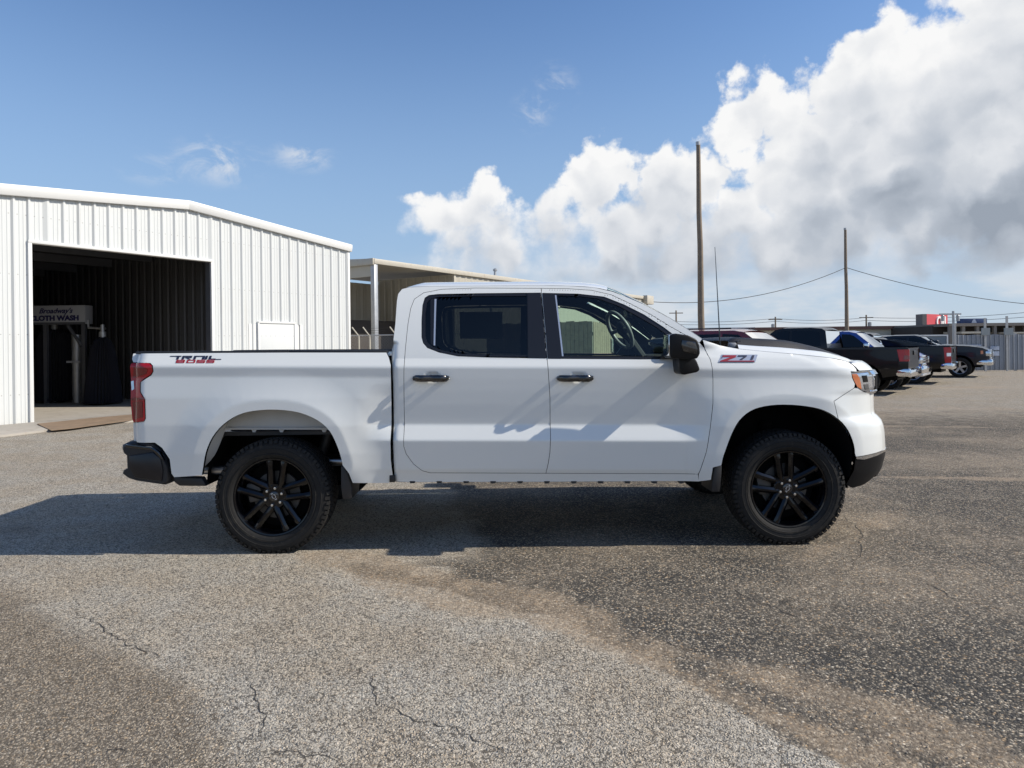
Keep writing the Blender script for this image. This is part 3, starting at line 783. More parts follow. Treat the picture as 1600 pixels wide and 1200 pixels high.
# ---- wheels
def tyre_mesh():
    m = MB(); W = .137
    prof = [(.272, -.100), (.280, -.118), (.30, -.132), (.335, -.141), (.37, -.139), (.392, -.130), (.404, -.115), (.411, -.09), (.412, 0), (.411, .09), (.404, .115), (.392, .130), (.37, .139), (.335, .141), (.30, .132), (.280, .118), (.272, .10)]
    m.lathe(prof, 96, 'y')
    for ring in (.352, .313):         # raised rings on the side wall
        for s in (-1, 1): m.lathe([(ring-.004, s*.1395), (ring-.002, s*.1425), (ring+.002, s*.1425), (ring+.004, s*.1395)], 96, 'y')
    NP = 70
    for k in range(NP):
        for row, (y0, y1, ph, sk) in enumerate(((-.128, -.088, 0, .1), (-.082, -.045, .5, .3), (-.039, -.003, .15, -.3), (.003, .039, .65, .3), (.045, .082, .3, -.3), (.088, .128, .8, -.1))):
            a0 = 2*PI*(k+ph)/NP; a1 = a0 + 2*PI/NP*.80
            r0 = .405; r1 = .4195 if row in (1, 2, 3, 4) else .4185
            vs = []
            for r in (r0, r1):
                for (a, y) in ((a0, y0), (a1, y0), (a1 + sk*.05, y1), (a0 + sk*.05, y1)):
                    rr = r - (.006 if (abs(y) > .12 and r == r1) else 0)
                    vs.append((rr*math.cos(a), y, rr*math.sin(a)))
            m.add(vs, [(0, 3, 2, 1), (4, 5, 6, 7), (0, 1, 5, 4), (1, 2, 6, 5), (2, 3, 7, 6), (3, 0, 4, 7)])
        for s in (-1, 1):             # side lugs on the shoulder, long and short in turn
            a0 = 2*PI*(k+(0 if s < 0 else .8))/NP; a1 = a0 + 2*PI/NP*.66; rl = .380 if k % 2 else .392
            vs = [(r*math.cos(a), s*y, r*math.sin(a)) for (r, y) in ((.411, .125), (rl, .137), (rl+.002, .1408), (.4122, .1312)) for a in (a0, a1)]
            m.add(vs, [(0, 1, 3, 2), (2, 3, 5, 4), (4, 5, 7, 6), (6, 7, 1, 0), (0, 2, 4, 6), (1, 7, 5, 3)])
    return m
def rim_parts(ang):
    b = MB()                          # barrel and lip (outer face towards -y)
    b.lathe([(.283, -.108), (.286, -.118), (.280, -.124), (.270, -.121), (.262, -.104), (.250, -.085), (.243, .0), (.243, .11), (.275, .12)], 72, 'y')
    sp_ = MB()
    for k in range(5):
        a = ang + k*2*PI/5; ca, sa = math.cos(a), math.sin(a)
        for s in (-1, 1):
            st = []                   # stations along the bar: r, sideways offset, width, face depth
            for r, off, w, y in ((.045, .028, .042, -.088), (.085, .038, .044, -.100), (.15, .043, .043, -.108), (.215, .049, .042, -.112), (.250, .053, .046, -.111), (.268, .054, .052, -.108)):
                cx, cz = r, s*off
                pts = [(cx, y+.052, cz-w*.62), (cx, y+.013, cz-w*.52), (cx, y, cz-w*.14), (cx, y, cz+w*.14), (cx, y+.013, cz+w*.52), (cx, y+.052, cz+w*.62)]
                st.append([Vector((p[0]*ca - p[2]*sa, p[1], p[0]*sa + p[2]*ca)) for p in pts])
            n = 6; v = [p for q in st for p in q]
            sp_.add(v, [(i*n+j, i*n+(j+1) % n, (i+1)*n+(j+1) % n, (i+1)*n+j) for i in range(5) for j in range(n)] + [tuple(range(n)), tuple(range(6*n-1, 5*n-1, -1))])
        # web joining the pair near the hub
    sp_.lathe([(.0, -.092), (.050, -.093), (.088, -.090), (.098, -.078), (.098, -.03), (0, -.03)], 40, 'y')
    return b, sp_
def emblem(m, y, rot):
    L, H, t = .030, .0085, .0022
    o = [(-L, -H+.002), (-.012, -H+.002), (-.010, -.0135), (.012, -.0135), (.010, -H+.002), (L-.004, -H+.002), (L, H-.002), (.012, H-.002), (.010, .0135), (-.012, .0135), (-.010, H-.002), (-L+.004, H-.002)]
    i_ = [(x*.80, z*.66) for x, z in o]; n = len(o)
    c, s = math.cos(rot), math.sin(rot)
    T = lambda p: (p[0]*c - p[1]*s, y, p[0]*s + p[1]*c)
    m.add([T(p) for p in o] + [T(p) for p in i_], [(k, (k+1) % n, n+(k+1) % n, n+k) for k in range(n)])
TYRE = tyre_mesh().build('tyre', M['rubber'], None, smooth=32, fix=True); tyre_me = TYRE.data; bpy.data.objects.remove(TYRE)
def wheel(x, s, ang, erot):
    w = empty('wheel', (x, s*.872, .408), 0 if s < 0 else PI, truck)
    t = link(bpy.data.objects.new('tyre', tyre_me), w); t.rotation_euler = (0, random.random()*6, 0)
    b, spk = rim_parts(ang)
    b.build('rim', M['rimblk'], w, smooth=40); spk.build('spokes', M['rimblk'], w, smooth=35)
    c = MB().lathe([(0, -.101), (.030, -.101), (.036, -.098), (.037, -.09)], 32, 'y'); c.build('hub_cap', M['black'], w, smooth=40)
    e = MB(); emblem(e, -.1022, erot); e.build('hub_emblem', M['silver'], w, fix=False)
    for k in range(6):
        q = ang*0 + R(20) + k*PI/3; cx, cz = .062*math.cos(q), .062*math.sin(q)
        MB().lathe([(.0115, -.085), (.0115, -.106), (.009, -.113), (.0, -.114)], 10, 'y', (cx, 0, cz)).build('lug_nut', M['nut'], w, smooth=30)
    MB().lathe([(.05, -.03), (.172, -.03), (.172, -.005), (.05, -.005)], 48, 'y').build('brake_disc', M['cast'], w, smooth=40)
    MB().lathe([(.0, .03), (.245, .03)], 40, 'y').build('brake_shield', M['liner'], w)
    MB().box((-.20, -.06, -.02), (-.10, .03, .12), Matrix.Rotation(R(-10), 4, 'Y')).build('brake_caliper', M['cast'], w, .012)
for s in (-1, 1):
    wheel(HUB_R, s, R(85), R(-55)); wheel(HUB_F, s, R(95), R(60))

# ---- mirrors, handles
for k, s in enumerate((-1, 1)):
    mir = empty('side_mirror', (0, 0, 0), 0, truck)
    hd = [tk(x, y, -1.17) for x, y in [(1041,524),(1050,521.5),(1068,524),(1082,530.5),(1086,540),(1087,552),(1083,559.5),(1072,561),(1044,560),(1041,556)]]
    MB().prism(hd, s*1.075, s*1.285).build('mirror_shell', M['bumpblk'], mir, .028, 3)
    MB().prism([tk(x, y, -1.2) for x, y in [(1060,531),(1081,534),(1084.5,545),(1083,554),(1062,549),(1059,540)]], s*1.275, s*1.292).build('mirror_cap', M['black'], mir, .006)
    MB().prism([tk(x, y, -1.12) for x, y in [(1057,557),(1081,557),(1086,566),(1090,577),(1086,581),(1064,585.5),(1058.5,582)]], s*.99, s*1.19).build('mirror_arm', M['bumpblk'], mir, .014, 3)
    xg, zg = tk(1041, 540, -1.17)
    MB().box((xg-.006, s*1.10, zg-.07), (xg+.004, s*1.265, zg+.075)).build('mirror_glass', M['chrome'], mir, .003)
    MB().prism([sp(x, y) for x, y in [(1040,545),(1056,527),(1062,533),(1064,561),(1030,561)]], s*(1.03-.085), s*(1.03-.03)).build('mirror_base', M['plastic'], mir, .008)
    for d, (a, b, zc_) in zip((rdoors[k], fdoors[k]), ((643, 702, 591.5), (870, 929, 591.5))):
        xa, z0 = tk(a, zc_, -1.06); xb, z1 = tk(b, zc_, -1.06); h = MB(); n = 14; rows_ = []
        for i in range(n+1):
            t = i/n; x = xa + (xb-xa)*t; e = min(t, 1-t)*(xb-xa)
            rr = .024*min(1, math.sqrt(max(0, 1-(1-min(1, e/.03))**2))) + .001
            yo = half(x, z0) + .006 + .034*sstep(0, .07, e); z = z0 + (z1-z0)*t
            rows_.append([Vector((x, s*(yo + .013*math.cos(q)), z + rr*math.sin(q))) for q in [2*PI*j/10 for j in range(10)]])
        h.add([p for r_ in rows_ for p in r_], [(i*10+j, i*10+(j+1) % 10, (i+1)*10+(j+1) % 10, (i+1)*10+j) for i in range(n) for j in range(10)])
        h.build('door_handle', M['black'], d, smooth=50)
        hx, hzz = HANDLES[0 if a < 800 else 1]
        for xx in (xa+.02, xb-.02): MB().box((xx-.016, s*(half(xx, z0)-.02), z0-.016), (xx+.016, s*(half(xx, z0)+.028), z0+.016)).build('handle_foot', M['black'], d, .006)

# ---- decals and badges
def stroke_poly(lines, w, slant=.35):
    polys = []
    for (a, b, c, d) in lines:
        p, q = Vector((a, b)), Vector((c, d)); t = (q-p).normalized(); n = Vector((-t.y, t.x))*w*.5
        p -= t*w*.5*0; q += t*0
        polys.append([p-n, q-n, q+n, p+n])
    return polys
def decal(name, polys, to_px, mat, parent, hf, lift=.0025):
    m = MB()
    for P in polys:
        pts = [tk(*to_px(p), -1.0) for p in P]
        pts = []
        for p in P:
            x, z = sp(*to_px(p), -lift, hf); pts.append(Vector((x, -(hf(x, z)+lift), z)))
        m.add(pts, [tuple(range(len(pts)))])
    o = m.build(name, mat, parent, fix=False); return o
LET = {'T': [(0, 1, 1, 1), (.5, 1, .5, 0)], 'R': [(.1, 0, .1, 1), (.1, 1, 1, 1), (1, .55, .45, .55), (.98, 1, .98, .55), (1, 0, .4, .55)], 'A': [(.1, 0, .1, 1), (.1, 1, 1, 1), (1, 1, 1, 0)],
       'I': [(.5, 0, .5, 1)], 'L': [(.1, 1, .1, 0), (.1, 0, 1, 0)], 'B': [(.1, 0, .1, 1), (.1, 1, 1, 1), (1, 1, 1, 0), (.1, 0, 1, 0), (.1, .5, 1, .5)], 'O': [(.1, 0, .1, 1), (.1, 1, 1, 1), (1, 1, 1, 0), (.1, 0, 1, 0)], 'S': [(1, 1, .1, 1), (.1, 1, .1, .5), (.1, .5, 1, .5), (1, .5, 1, 0), (1, 0, .1, 0)]}
def letters(spec, y_top, y_bot, wpx):
    polys = []
    H = y_bot - y_top
    for ch, x, w in spec:
        for (a, b, c, d) in LET[ch]:
            ax, ay, cx, cy = x + a*w, y_bot - b*H, x + c*w, y_bot - d*H
            horiz = abs(ay-cy) < .2
            t = wpx*(.42 if horiz else 1.0)
            sk = lambda yy: (y_bot-yy)*.35
            if horiz:
                yy = ay + (t*.5 if ay == y_top else (-t*.5 if ay == y_bot else 0)); x0, x1 = min(ax, cx)-wpx*.5, max(ax, cx)+wpx*.5
                q = [(x0, yy+t*.5), (x1, yy+t*.5), (x1, yy-t*.5), (x0, yy-t*.5)]
            else:
                (px_, py_), (qx, qy) = sorted(((ax, ay), (cx, cy)), key=lambda p: -p[1])
                q = [(px_-t*.5, py_), (px_+t*.5, py_), (qx+t*.5, qy), (qx-t*.5, qy)]
            polys.append([(u + sk(v_), v_) for u, v_ in q])
    return polys
ident = lambda p: p
bedo = [o for o in truck.children if o.name.startswith('bed_side')][0]
fendo = [o for o in truck.children if o.name.startswith('front_fender')][0]
tr = letters([('T', 274, 6), ('R', 284, 13), ('A', 302, 15), ('I', 320, 3), ('L', 326.5, 8)], 555.8, 561.7, 3.8)
tr += [[(265.5, 557.2), (277, 557.2), (277.4, 555.9), (266, 555.9)], [(334, 562), (345.5, 562), (346, 560.8), (334.4, 560.8)]]
decal('bed_decal', tr, ident, M['navy'], bedo, half_bed)
decal('bed_decal', letters([('B', 274.5, 12), ('O', 291, 12), ('S', 306.5, 12), ('S', 322, 11)], 562.2, 567.0, 2.6), ident, M['redv'], bedo, half_bed, .003)
Zb = [[(1122, 566), (1127, 554), (1184, 554), (1180, 566)]]
decal('badge_plate', Zb, ident, M['silver'], fendo, half, .003)
decal('badge_figure', [[(1128.5,557.5),(1129.5,555),(1151,555),(1149.5,557.5)],[(1144,557),(1151,557.5),(1135,563.5),(1125.5,563.5)],[(1125,564.9),(1125.8,563.3),(1179,563.3),(1178.4,564.9)]], ident, M['badgered'], fendo, half, .0045)
decal('badge_figure', [[(1127,560),(1129.5,554.6),(1130.6,554.6),(1128,560)],[(1152.5,557),(1153.5,555),(1167.5,555),(1166.5,557)],[(1163,557),(1167,557),(1160,561.8),(1155.5,561.8)],[(1172.5,561.8),(1175.2,555),(1179,555),(1176.5,561.8)],[(1123.6,566),(1124.2,564.9),(1179,564.9),(1178.8,566)]], ident, M['navy'], fendo, half, .0048)

# ---- cabin
cabin = empty('cabin', (0, 0, 0), 0, truck)
MB().box((-.95, -.86, .60), (1.30, .86, .66)).build('cabin_floor', M['interior'], cabin)
def seat(x, y, w):
    MB().box((x-.10, y-w/2, .80), (x+.46, y+w/2, .98)).build('seat_cushion', M['leather'], cabin, .05, 3)
    mt = Matrix.Translation((x-.08, 0, .92)) @ Matrix.Rotation(R(-14), 4, 'Y')
    MB().box((-.09, y-w/2+.02, 0), (.06, y+w/2-.02, .56), mt).build('seat_back', M['leather'], cabin, .05, 3)
    MB().box((-.06, y-.13, .60), (.04, y+.13, .78), mt).build('head_rest', M['leather'], cabin, .04, 3)
seat(.30, -.42, .52); seat(.30, .42, .52); seat(-.62, -.48, .48); seat(-.62, .02, .46); seat(-.62, .50, .46)
dash = MB().prism([(.98, .85), (1.55, .85), (1.60, 1.36), (1.35, 1.40), (1.08, 1.38), (1.00, 1.22)], -.84, .84).build('dashboard', M['interior'], cabin, .03, 3)
MB().box((.92, -.12, .66), (1.2, .12, 1.10)).build('console', M['interior'], cabin, .03)
sx, sz = tk(968, 516, .40)
swm = MB(); rw = Matrix.Translation((sx, .40, sz)) @ Matrix.Rotation(R(-28), 4, 'Y') @ Matrix.Rotation(R(16), 4, 'Z')
swm.tube([rw @ Vector((0, .185*math.cos(q), .185*math.sin(q))) for q in [2*PI*i/36 for i in range(37)]], .019, 10, False)
for q in (PI, 0, -PI/2): swm.tube([rw @ Vector((.03, .05*math.cos(q), .05*math.sin(q))), rw @ Vector((0, .18*math.cos(q), .18*math.sin(q)))], .020, 8)
swm.build('steering_wheel', M['greytrim'], cabin, smooth=50)
sb = MB(); sb.lathe([(0, 0), (.06, .005), (.075, .03), (.06, .10)], 20, 'z'); sb.v = [rw @ (Matrix.Rotation(R(90), 4, 'Y') @ p) for p in sb.v]
sb.build('steering_hub', M['interior'], cabin, smooth=50)
MB().tube([(sx+.05, .40, sz-.02), (1.2, .40, 1.18)], .04, 8).build('steering_column', M['interior'], cabin)
panel('window_sticker', [tk(x, y, .9) for x, y in [(719,488),(785,488),(785,529),(719,529)]], M['paper'], cabin, off=.02, step=.08, side=1, gap=0, flange=.001)
x0, z0 = tk(975, 480, .0); MB().box((x_head+.30, -.10, 1.72), (x_head+.34, .10, 1.79)).build('rear_view_mirror', M['plastic'], cabin, .015)
# ================================================================== the lot
def axis(lo, hi, step, far_lo, far_hi, g=1.18):
    a = []; v = lo
    while v < hi: a.append(v); v += step
    a.append(hi); d = step; v = hi
    while v < far_hi: d *= g; v += d; a.append(v)
    d = step; v = lo; b = []
    while v > far_lo: d *= g; v -= d; b.append(v)
    return b[::-1] + a
gx = axis(-8.0, 12.0, .075, -4000, 4000); gy = axis(1.8, 15.0, .075, -4000, 5000)
LIGHT_EDGE = [gnd(*q) for q in [(-300,860),(350,862),(500,868),(560,905),(680,925),(800,962),(880,972),(985,1020),(1100,1075),(1200,1130),(1330,1200),(1500,1290),(1700,1400)]]
BROWN_L = [gnd(*q) for q in [(-200,905),(60,925),(130,960),(190,1010),(280,1060),(340,1120),(420,1200),(520,1330)]]
SAND = [([gnd(*q) for q in [(500,868),(600,895),(720,930),(840,955),(1000,1000),(1180,1055),(1400,1130),(1640,1215)]], .34, .68), ([gnd(*q) for q in [(880,978),(1000,1022),(1120,1078),(1250,1140),(1400,1210),(1560,1290)]], .20, .85), ([gnd(*q) for q in [(560,872),(700,905),(800,930)]], .18, .7),
        ([gnd(*q) for q in [(1380,745),(1500,747),(1640,750)]], .16, .75), ([gnd(*q) for q in [(1230,665),(1420,666),(1560,668)]], .20, .6), ([gnd(*q) for q in [(1240,880),(1330,840),(1400,800)]], .14, .5), ([gnd(*q) for q in [(1430,606),(1500,604),(1600,603)]], .8, .8),
        ([gnd(*q) for q in [(1400,640),(1500,638),(1650,640)]], .5, .55), ([gnd(*q) for q in [(0,730),(150,722),(200,712)]], .3, .5)]
STAINS = [(gnd(612, 874).x, gnd(612, 874).y, .14), (gnd(672, 893).x, gnd(672, 893).y, .12)]
def pdist(p, x, y):
    best = 1e9; sg = 1
    for a, b in zip(p, p[1:]):
        ex, ey = b.x-a.x, b.y-a.y; t = max(0, min(1, ((x-a.x)*ex + (y-a.y)*ey)/(ex*ex+ey*ey)))
        dx, dy = x-a.x-t*ex, y-a.y-t*ey; q = dx*dx+dy*dy
        if q < best: best = q; sg = 1 if ex*dy - ey*dx > 0 else -1
    return math.sqrt(best)*sg
gv = []; pc = []
for y in gy:
    for x in gx:
        z = 0.0; near = -9 < x < 13 and 1 < y < 18
        if near: z = .006*noise.noise((x*.5, y*.5, 3.1)) + .0025*noise.noise((x*2.3, y*2.3, 8))
        gv.append((x, y, z))
        if -30 < x < 40 and 0 < y < 60:
            n = noise.fractal((x*1.1, y*1.1, .3), 1.0, 2.0, 5); n2 = noise.fractal((x*.35, y*.35, 5.3), 1.0, 2.0, 4)
            li = 0
            d = pdist(LIGHT_EDGE, x, y) + .10*n                                     # >0: beyond the edge (right / far)
            left = sstep(.25, -1.0, x + (y-6)*.25 + .5*n2)
            if y < 5.4: li = sstep(.06, -.05, d)
            far_l = sstep(4.3, 4.9, y) * left
            li = max(li, far_l*(.75 + .25*n))
            bl = pdist(BROWN_L, x, y)
            br = sstep(-.12, .30, -bl + .16*n) if y < 5 else 0
            br = max(br, .25*sstep(.1, .5, n2))
            sa = 0
            for pl, w, k in SAND:
                q = abs(pdist(pl, x, y)) + w*.8*n + w*.35*n2
                sa = max(sa, k*sstep(w, w*.25, q))
            for sx_, sy_, sr in STAINS: li = max(li, sstep(sr, sr*.3, math.hypot((x-sx_)*.6, y-sy_) + .06*n))
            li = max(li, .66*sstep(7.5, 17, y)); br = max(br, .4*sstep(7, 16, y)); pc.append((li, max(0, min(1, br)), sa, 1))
        else: pc.append((.45, .35, .1, 1))
nx = len(gx)
gf = [(j*nx+i, j*nx+i+1, (j+1)*nx+i+1, (j+1)*nx+i) for j in range(len(gy)-1) for i in range(nx-1)]
def ground_mat():
    m = bpy.data.materials.new('worn_chipseal'); m.use_nodes = True
    t = NT(m.node_tree); b = t.n['Principled BSDF']
    co = t.node('ShaderNodeTexCoord', 3)
    at_ = t.n.new('ShaderNodeAttribute'); at_.attribute_name = 'patch'
    sp3 = t.n.new('ShaderNodeSeparateColor'); t.l.new(at_.outputs['Color'], sp3.inputs[0])
    li, br, sa = sp3.outputs
    flat = t.vmath('MULTIPLY', co, (1, 1, 0))
    w1 = t.vmath('ADD', flat, t.vmath('SCALE', t.vmath('SUBTRACT', t.noise(flat, 60, 0, .5, 0, 1), (.5, .5, .5)), scale=.010))
    v1 = t.n.new('ShaderNodeTexVoronoi'); v1.inputs['Scale'].default_value = 92; t.l.new(w1, v1.inputs['Vector'])
    v2 = t.n.new('ShaderNodeTexVoronoi'); v2.inputs['Scale'].default_value = 190; t.l.new(w1, v2.inputs['Vector'])
    rnd = t.n.new('ShaderNodeSeparateColor'); t.l.new(v1.outputs['Color'], rnd.inputs[0])
    rnd2 = t.n.new('ShaderNodeSeparateColor'); t.l.new(v2.outputs['Color'], rnd2.inputs[0])
    big = t.noise(flat, .55, 3, .6); mid = t.noise(flat, 3.5, 5, .65); fin = t.noise(flat, 22, 4, .65)
    stone = t.ramp(rnd.outputs[0], [(0, (.05, .047, .043)), (.18, (.15, .135, .12)), (.5, (.30, .272, .232)), (.76, (.44, .395, .33)), (.89, (.40, .285, .175)), (1, (.68, .64, .57))])
    stone2 = t.ramp(rnd2.outputs[0], [(0, (.07, .066, .06)), (.5, (.29, .27, .24)), (1, (.60, .57, .52))])
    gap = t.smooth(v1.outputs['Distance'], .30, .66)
    pit_shade = t.math('MULTIPLY', t.smooth(v1.outputs['Distance'], .40, .58), t.smooth(rnd.outputs[1], .38, .55))  # crevice shade, along with dark binder, put into the colour between stones
    tone = t.noise(flat, 1.3, 4, .6)
    # light exposed aggregate, greyer and whiter where it is worn clean
    cl = t.mix(.45, stone, stone2); cl = t.mix(.34, cl, t.mix(t.smooth(tone, .38, .62), (.39, .345, .285), (.45, .45, .435)))
    cl = t.mix(t.smooth(mid, .45, .75, 0, .30), cl, (.45, .42, .37))
    cl = t.mix(t.math('MULTIPLY', pit_shade, .80), cl, (.050, .045, .040))
    # dark asphalt: binder with part of the stones showing
    show = t.smooth(t.math('ADD', rnd.outputs[1], t.math('MULTIPLY_ADD', mid, 1.0, -.5)), .34, .52)
    cd = t.mix(t.math('MULTIPLY', show, .92), (.062, .062, .063), t.mix(.10, stone, (.24, .21, .175)))
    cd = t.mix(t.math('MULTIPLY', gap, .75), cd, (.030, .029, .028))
    cd = t.mix(t.smooth(big, .40, .68, 0, .55), cd, t.mix(.35, stone, (.25, .20, .15)))
    # brown aggregate with clay in it, and loose dirt
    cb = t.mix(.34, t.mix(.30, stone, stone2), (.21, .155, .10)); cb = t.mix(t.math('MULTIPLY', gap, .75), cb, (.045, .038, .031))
    cs = t.mix(t.smooth(fin, .35, .65), (.27, .205, .145), (.17, .13, .092)); cs = t.mix(.38, cs, stone)
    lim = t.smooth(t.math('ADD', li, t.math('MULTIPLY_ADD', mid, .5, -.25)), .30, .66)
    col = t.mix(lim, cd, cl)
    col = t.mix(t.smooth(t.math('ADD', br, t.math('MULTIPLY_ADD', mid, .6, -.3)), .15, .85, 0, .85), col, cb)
    sm = t.smooth(t.math('ADD', sa, t.math('MULTIPLY_ADD', t.math('ADD', fin, mid), .8, -.8)), .30, .85, 0, .72)
    col = t.mix(sm, col, cs)
    # cracks
    wv2 = t.vmath('ADD', flat, t.vmath('SCALE', t.vmath('SUBTRACT', t.noise(flat, 9.0, 2, .65, 0, 1), (.5, .5, .5)), scale=.16))
    vd = t.n.new('ShaderNodeTexVoronoi'); vd.feature = 'DISTANCE_TO_EDGE'; vd.inputs['Scale'].default_value = 5.5; t.l.new(wv2, vd.inputs['Vector'])
    crk2 = t.math('MULTIPLY', t.smooth(vd.outputs['Distance'], .06, .012), t.math('MULTIPLY', t.smooth(t.noise(flat, .9, 3, .5), .50, .62), t.math('SUBTRACT', 1.0, lim)))
    ck = t.math('MULTIPLY', crk2, .8)
    ck = t.math('MULTIPLY', ck, t.math('SUBTRACT', 1.0, t.math('MULTIPLY', sm, .7)))
    col = t.mix(t.math('MULTIPLY', ck, .65), col, (.045, .042, .038))
    col = t.mix(1.0, col, (1.19, 1.15, 1.06), 'MULTIPLY')
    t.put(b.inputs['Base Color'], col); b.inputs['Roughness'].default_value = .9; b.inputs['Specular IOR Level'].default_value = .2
    h = t.math('MULTIPLY_ADD', t.smooth(v1.outputs['Distance'], .0, .62, 1, 0), t.math('MULTIPLY_ADD', rnd.outputs[2], .7, .3), t.math('MULTIPLY', t.smooth(v2.outputs['Distance'], 0, .6, 1, 0), .4))
    h = t.math('MULTIPLY', h, t.math('MULTIPLY_ADD', sa, -.75, 1.0))
    h = t.math('MULTIPLY_ADD', mid, 5.0, h)
    bp = t.node('ShaderNodeBump', 0, Height=h, Strength=1.0, Distance=.0065)
    t.put(b.inputs['Normal'], bp)
    return m
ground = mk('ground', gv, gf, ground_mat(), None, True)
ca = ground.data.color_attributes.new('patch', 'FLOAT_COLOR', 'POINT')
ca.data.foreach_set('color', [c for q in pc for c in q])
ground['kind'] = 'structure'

# ------------------------------------------------------------------ metals and woods of the place
def sheet_mat(name, col, streak, amt, rough=.42):
    m = bpy.data.materials.new(name); m.use_nodes = True
    t = NT(m.node_tree); b = t.n['Principled BSDF']; co = t.node('ShaderNodeTexCoord', 3)
    st = t.noise(t.vmath('MULTIPLY', co, (9, 9, .35)), 1.0, 6, .6); bl = t.noise(co, 1.3, 5, .6); sp = t.noise(co, 60, 3, .6)
    sepz = t.n.new('ShaderNodeSeparateXYZ'); t.l.new(co, sepz.inputs[0])
    low = t.smooth(sepz.outputs[2], .5, .0)
    k = t.math('MULTIPLY', t.smooth(st, .5, .78), t.smooth(bl, .35, .7)); k = t.math('ADD', t.math('MULTIPLY', k, amt), t.math('MULTIPLY', low, t.math('MULTIPLY', bl, amt*.9)), clamp=True)
    c = t.mix(k, col, streak); c = t.mix(t.smooth(sp, .70, .78, 0, amt), c, streak)
    # rows of screws through the sheet
    fz = t.math('MULTIPLY', t.math('SUBTRACT', t.math('FRACT', t.math('DIVIDE', sepz.outputs[2], 1.22)), .5), 1.22)
    fx_ = t.math('MULTIPLY', t.math('SUBTRACT', t.math('FRACT', t.math('DIVIDE', sepz.outputs[0], .155)), .5), .155)
    sd_ = t.math('SQRT', t.math('ADD', t.math('MULTIPLY', fz, fz), t.math('MULTIPLY', fx_, fx_)))
    c = t.mix(t.smooth(sd_, .016, .008, 0, .55), c, (.22, .21, .19))
    t.put(b.inputs['Base Color'], c); b.inputs['Roughness'].default_value = rough
    bp = t.node('ShaderNodeBump', 0, Height=bl, Strength=.08, Distance=.05); t.put(b.inputs['Normal'], bp); return m
S = dict(
 wsheet=sheet_mat('white_sheet', (.585, .605, .60), (.42, .37, .29), .30),
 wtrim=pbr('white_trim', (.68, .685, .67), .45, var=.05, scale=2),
 tan=sheet_mat('tan_sheet', (.45, .425, .36), (.30, .23, .15), .40, .5),
 tantrim=pbr('tan_trim', (.47, .44, .37), .5, var=.1, scale=3, dirt=((.3, .2, .12), .5)),
 dsteel=pbr('dark_steel', (.018, .018, .02), .6, var=.3, scale=4),
 galv=pbr('galvanised', (.42, .43, .44), .45, metal=.7, var=.2, scale=6),
 conc=pbr('concrete', (.36, .33, .285), .85, var=.22, scale=2.2, bump=.35, bscale=60, dirt=((.20, .16, .11), .6)),
 rust=pbr('rusty_plate', (.22, .155, .10), .8, var=.45, scale=5, bump=.3, bscale=40, dirt=((.30, .21, .13), .7)),
 cloth=pbr('wash_cloth', (.008, .009, .016), .95, var=.4, scale=12),
 frame=pbr('grey_frame', (.11, .115, .13), .5, metal=.3, var=.2, scale=5),
 sign=pbr('sign_white', (.36, .37, .40), .5, var=.08, scale=3),
 ink=pbr('sign_ink', (.015, .014, .085), .6),
 wood=pbr('fence_wood', (.30, .255, .19), .85, var=.35, scale=4, bump=.4, bscale=25, dirt=((.12, .10, .085), .6)),
 pole=pbr('pole_wood', (.23, .185, .14), .9, var=.3, scale=6, bump=.5, bscale=18),
 wire=pbr('wire', (.02, .02, .022), .6),
 gfence=sheet_mat('grey_fence', (.30, .32, .345), (.16, .14, .12), .45, .55),
 beige=pbr('beige_wall', (.60, .56, .45), .8, var=.1, scale=1),
 cream=pbr('cream_wall', (.66, .60, .40), .8, var=.1, scale=1),
 brownr=pbr('brown_roof', (.095, .045, .038), .6, var=.2, scale=1),
 redf=pbr('red_fascia', (.55, .055, .065), .45, var=.1, scale=1),
 taupe=pbr('taupe_wall', (.20, .18, .16), .8, var=.15, scale=1),
 darkb=pbr('dark_wall', (.05, .042, .036), .8, var=.3, scale=1),
 blue=pbr('blue_sign', (.02, .05, .14), .4, var=.3, scale=2),
 lblue=pbr('pale_sign', (.42, .47, .56), .6, var=.3, scale=12),
 box=pbr('grey_board', (.24, .27, .28), .6, var=.1, scale=3),
 wlet=pbr('white_letter', (.8, .8, .78), .5),
)
def ribbed(name, u0, u1, zlo, zhi, mat, parent, rib=.036, w=.305, seam=True):
    """one strip of ribbed sheet, local u along the wall, outward -y; zlo/zhi are functions of u"""
    r = rib; L = u1 - u0; k = min(1, L/w)
    prof = [(0, r), (.016*k, r), (.048*k, 0), (.105*k, 0), (.112*k, .006), (.128*k, .006), (.135*k, 0), (.188*k, 0), (.195*k, .006), (.211*k, .006), (.218*k, 0), (.257*k, 0), (L-.016*k, r), (L, r)]
    v = []; f = []
    for (u, d) in prof:
        uu = u0+u; v += [(uu, -d, zlo(uu)), (uu, -d, zhi(uu))]
    f = [(2*i, 2*i+2, 2*i+3, 2*i+1) for i in range(len(prof)-1)]
    return mk(name, v, f, mat, parent)

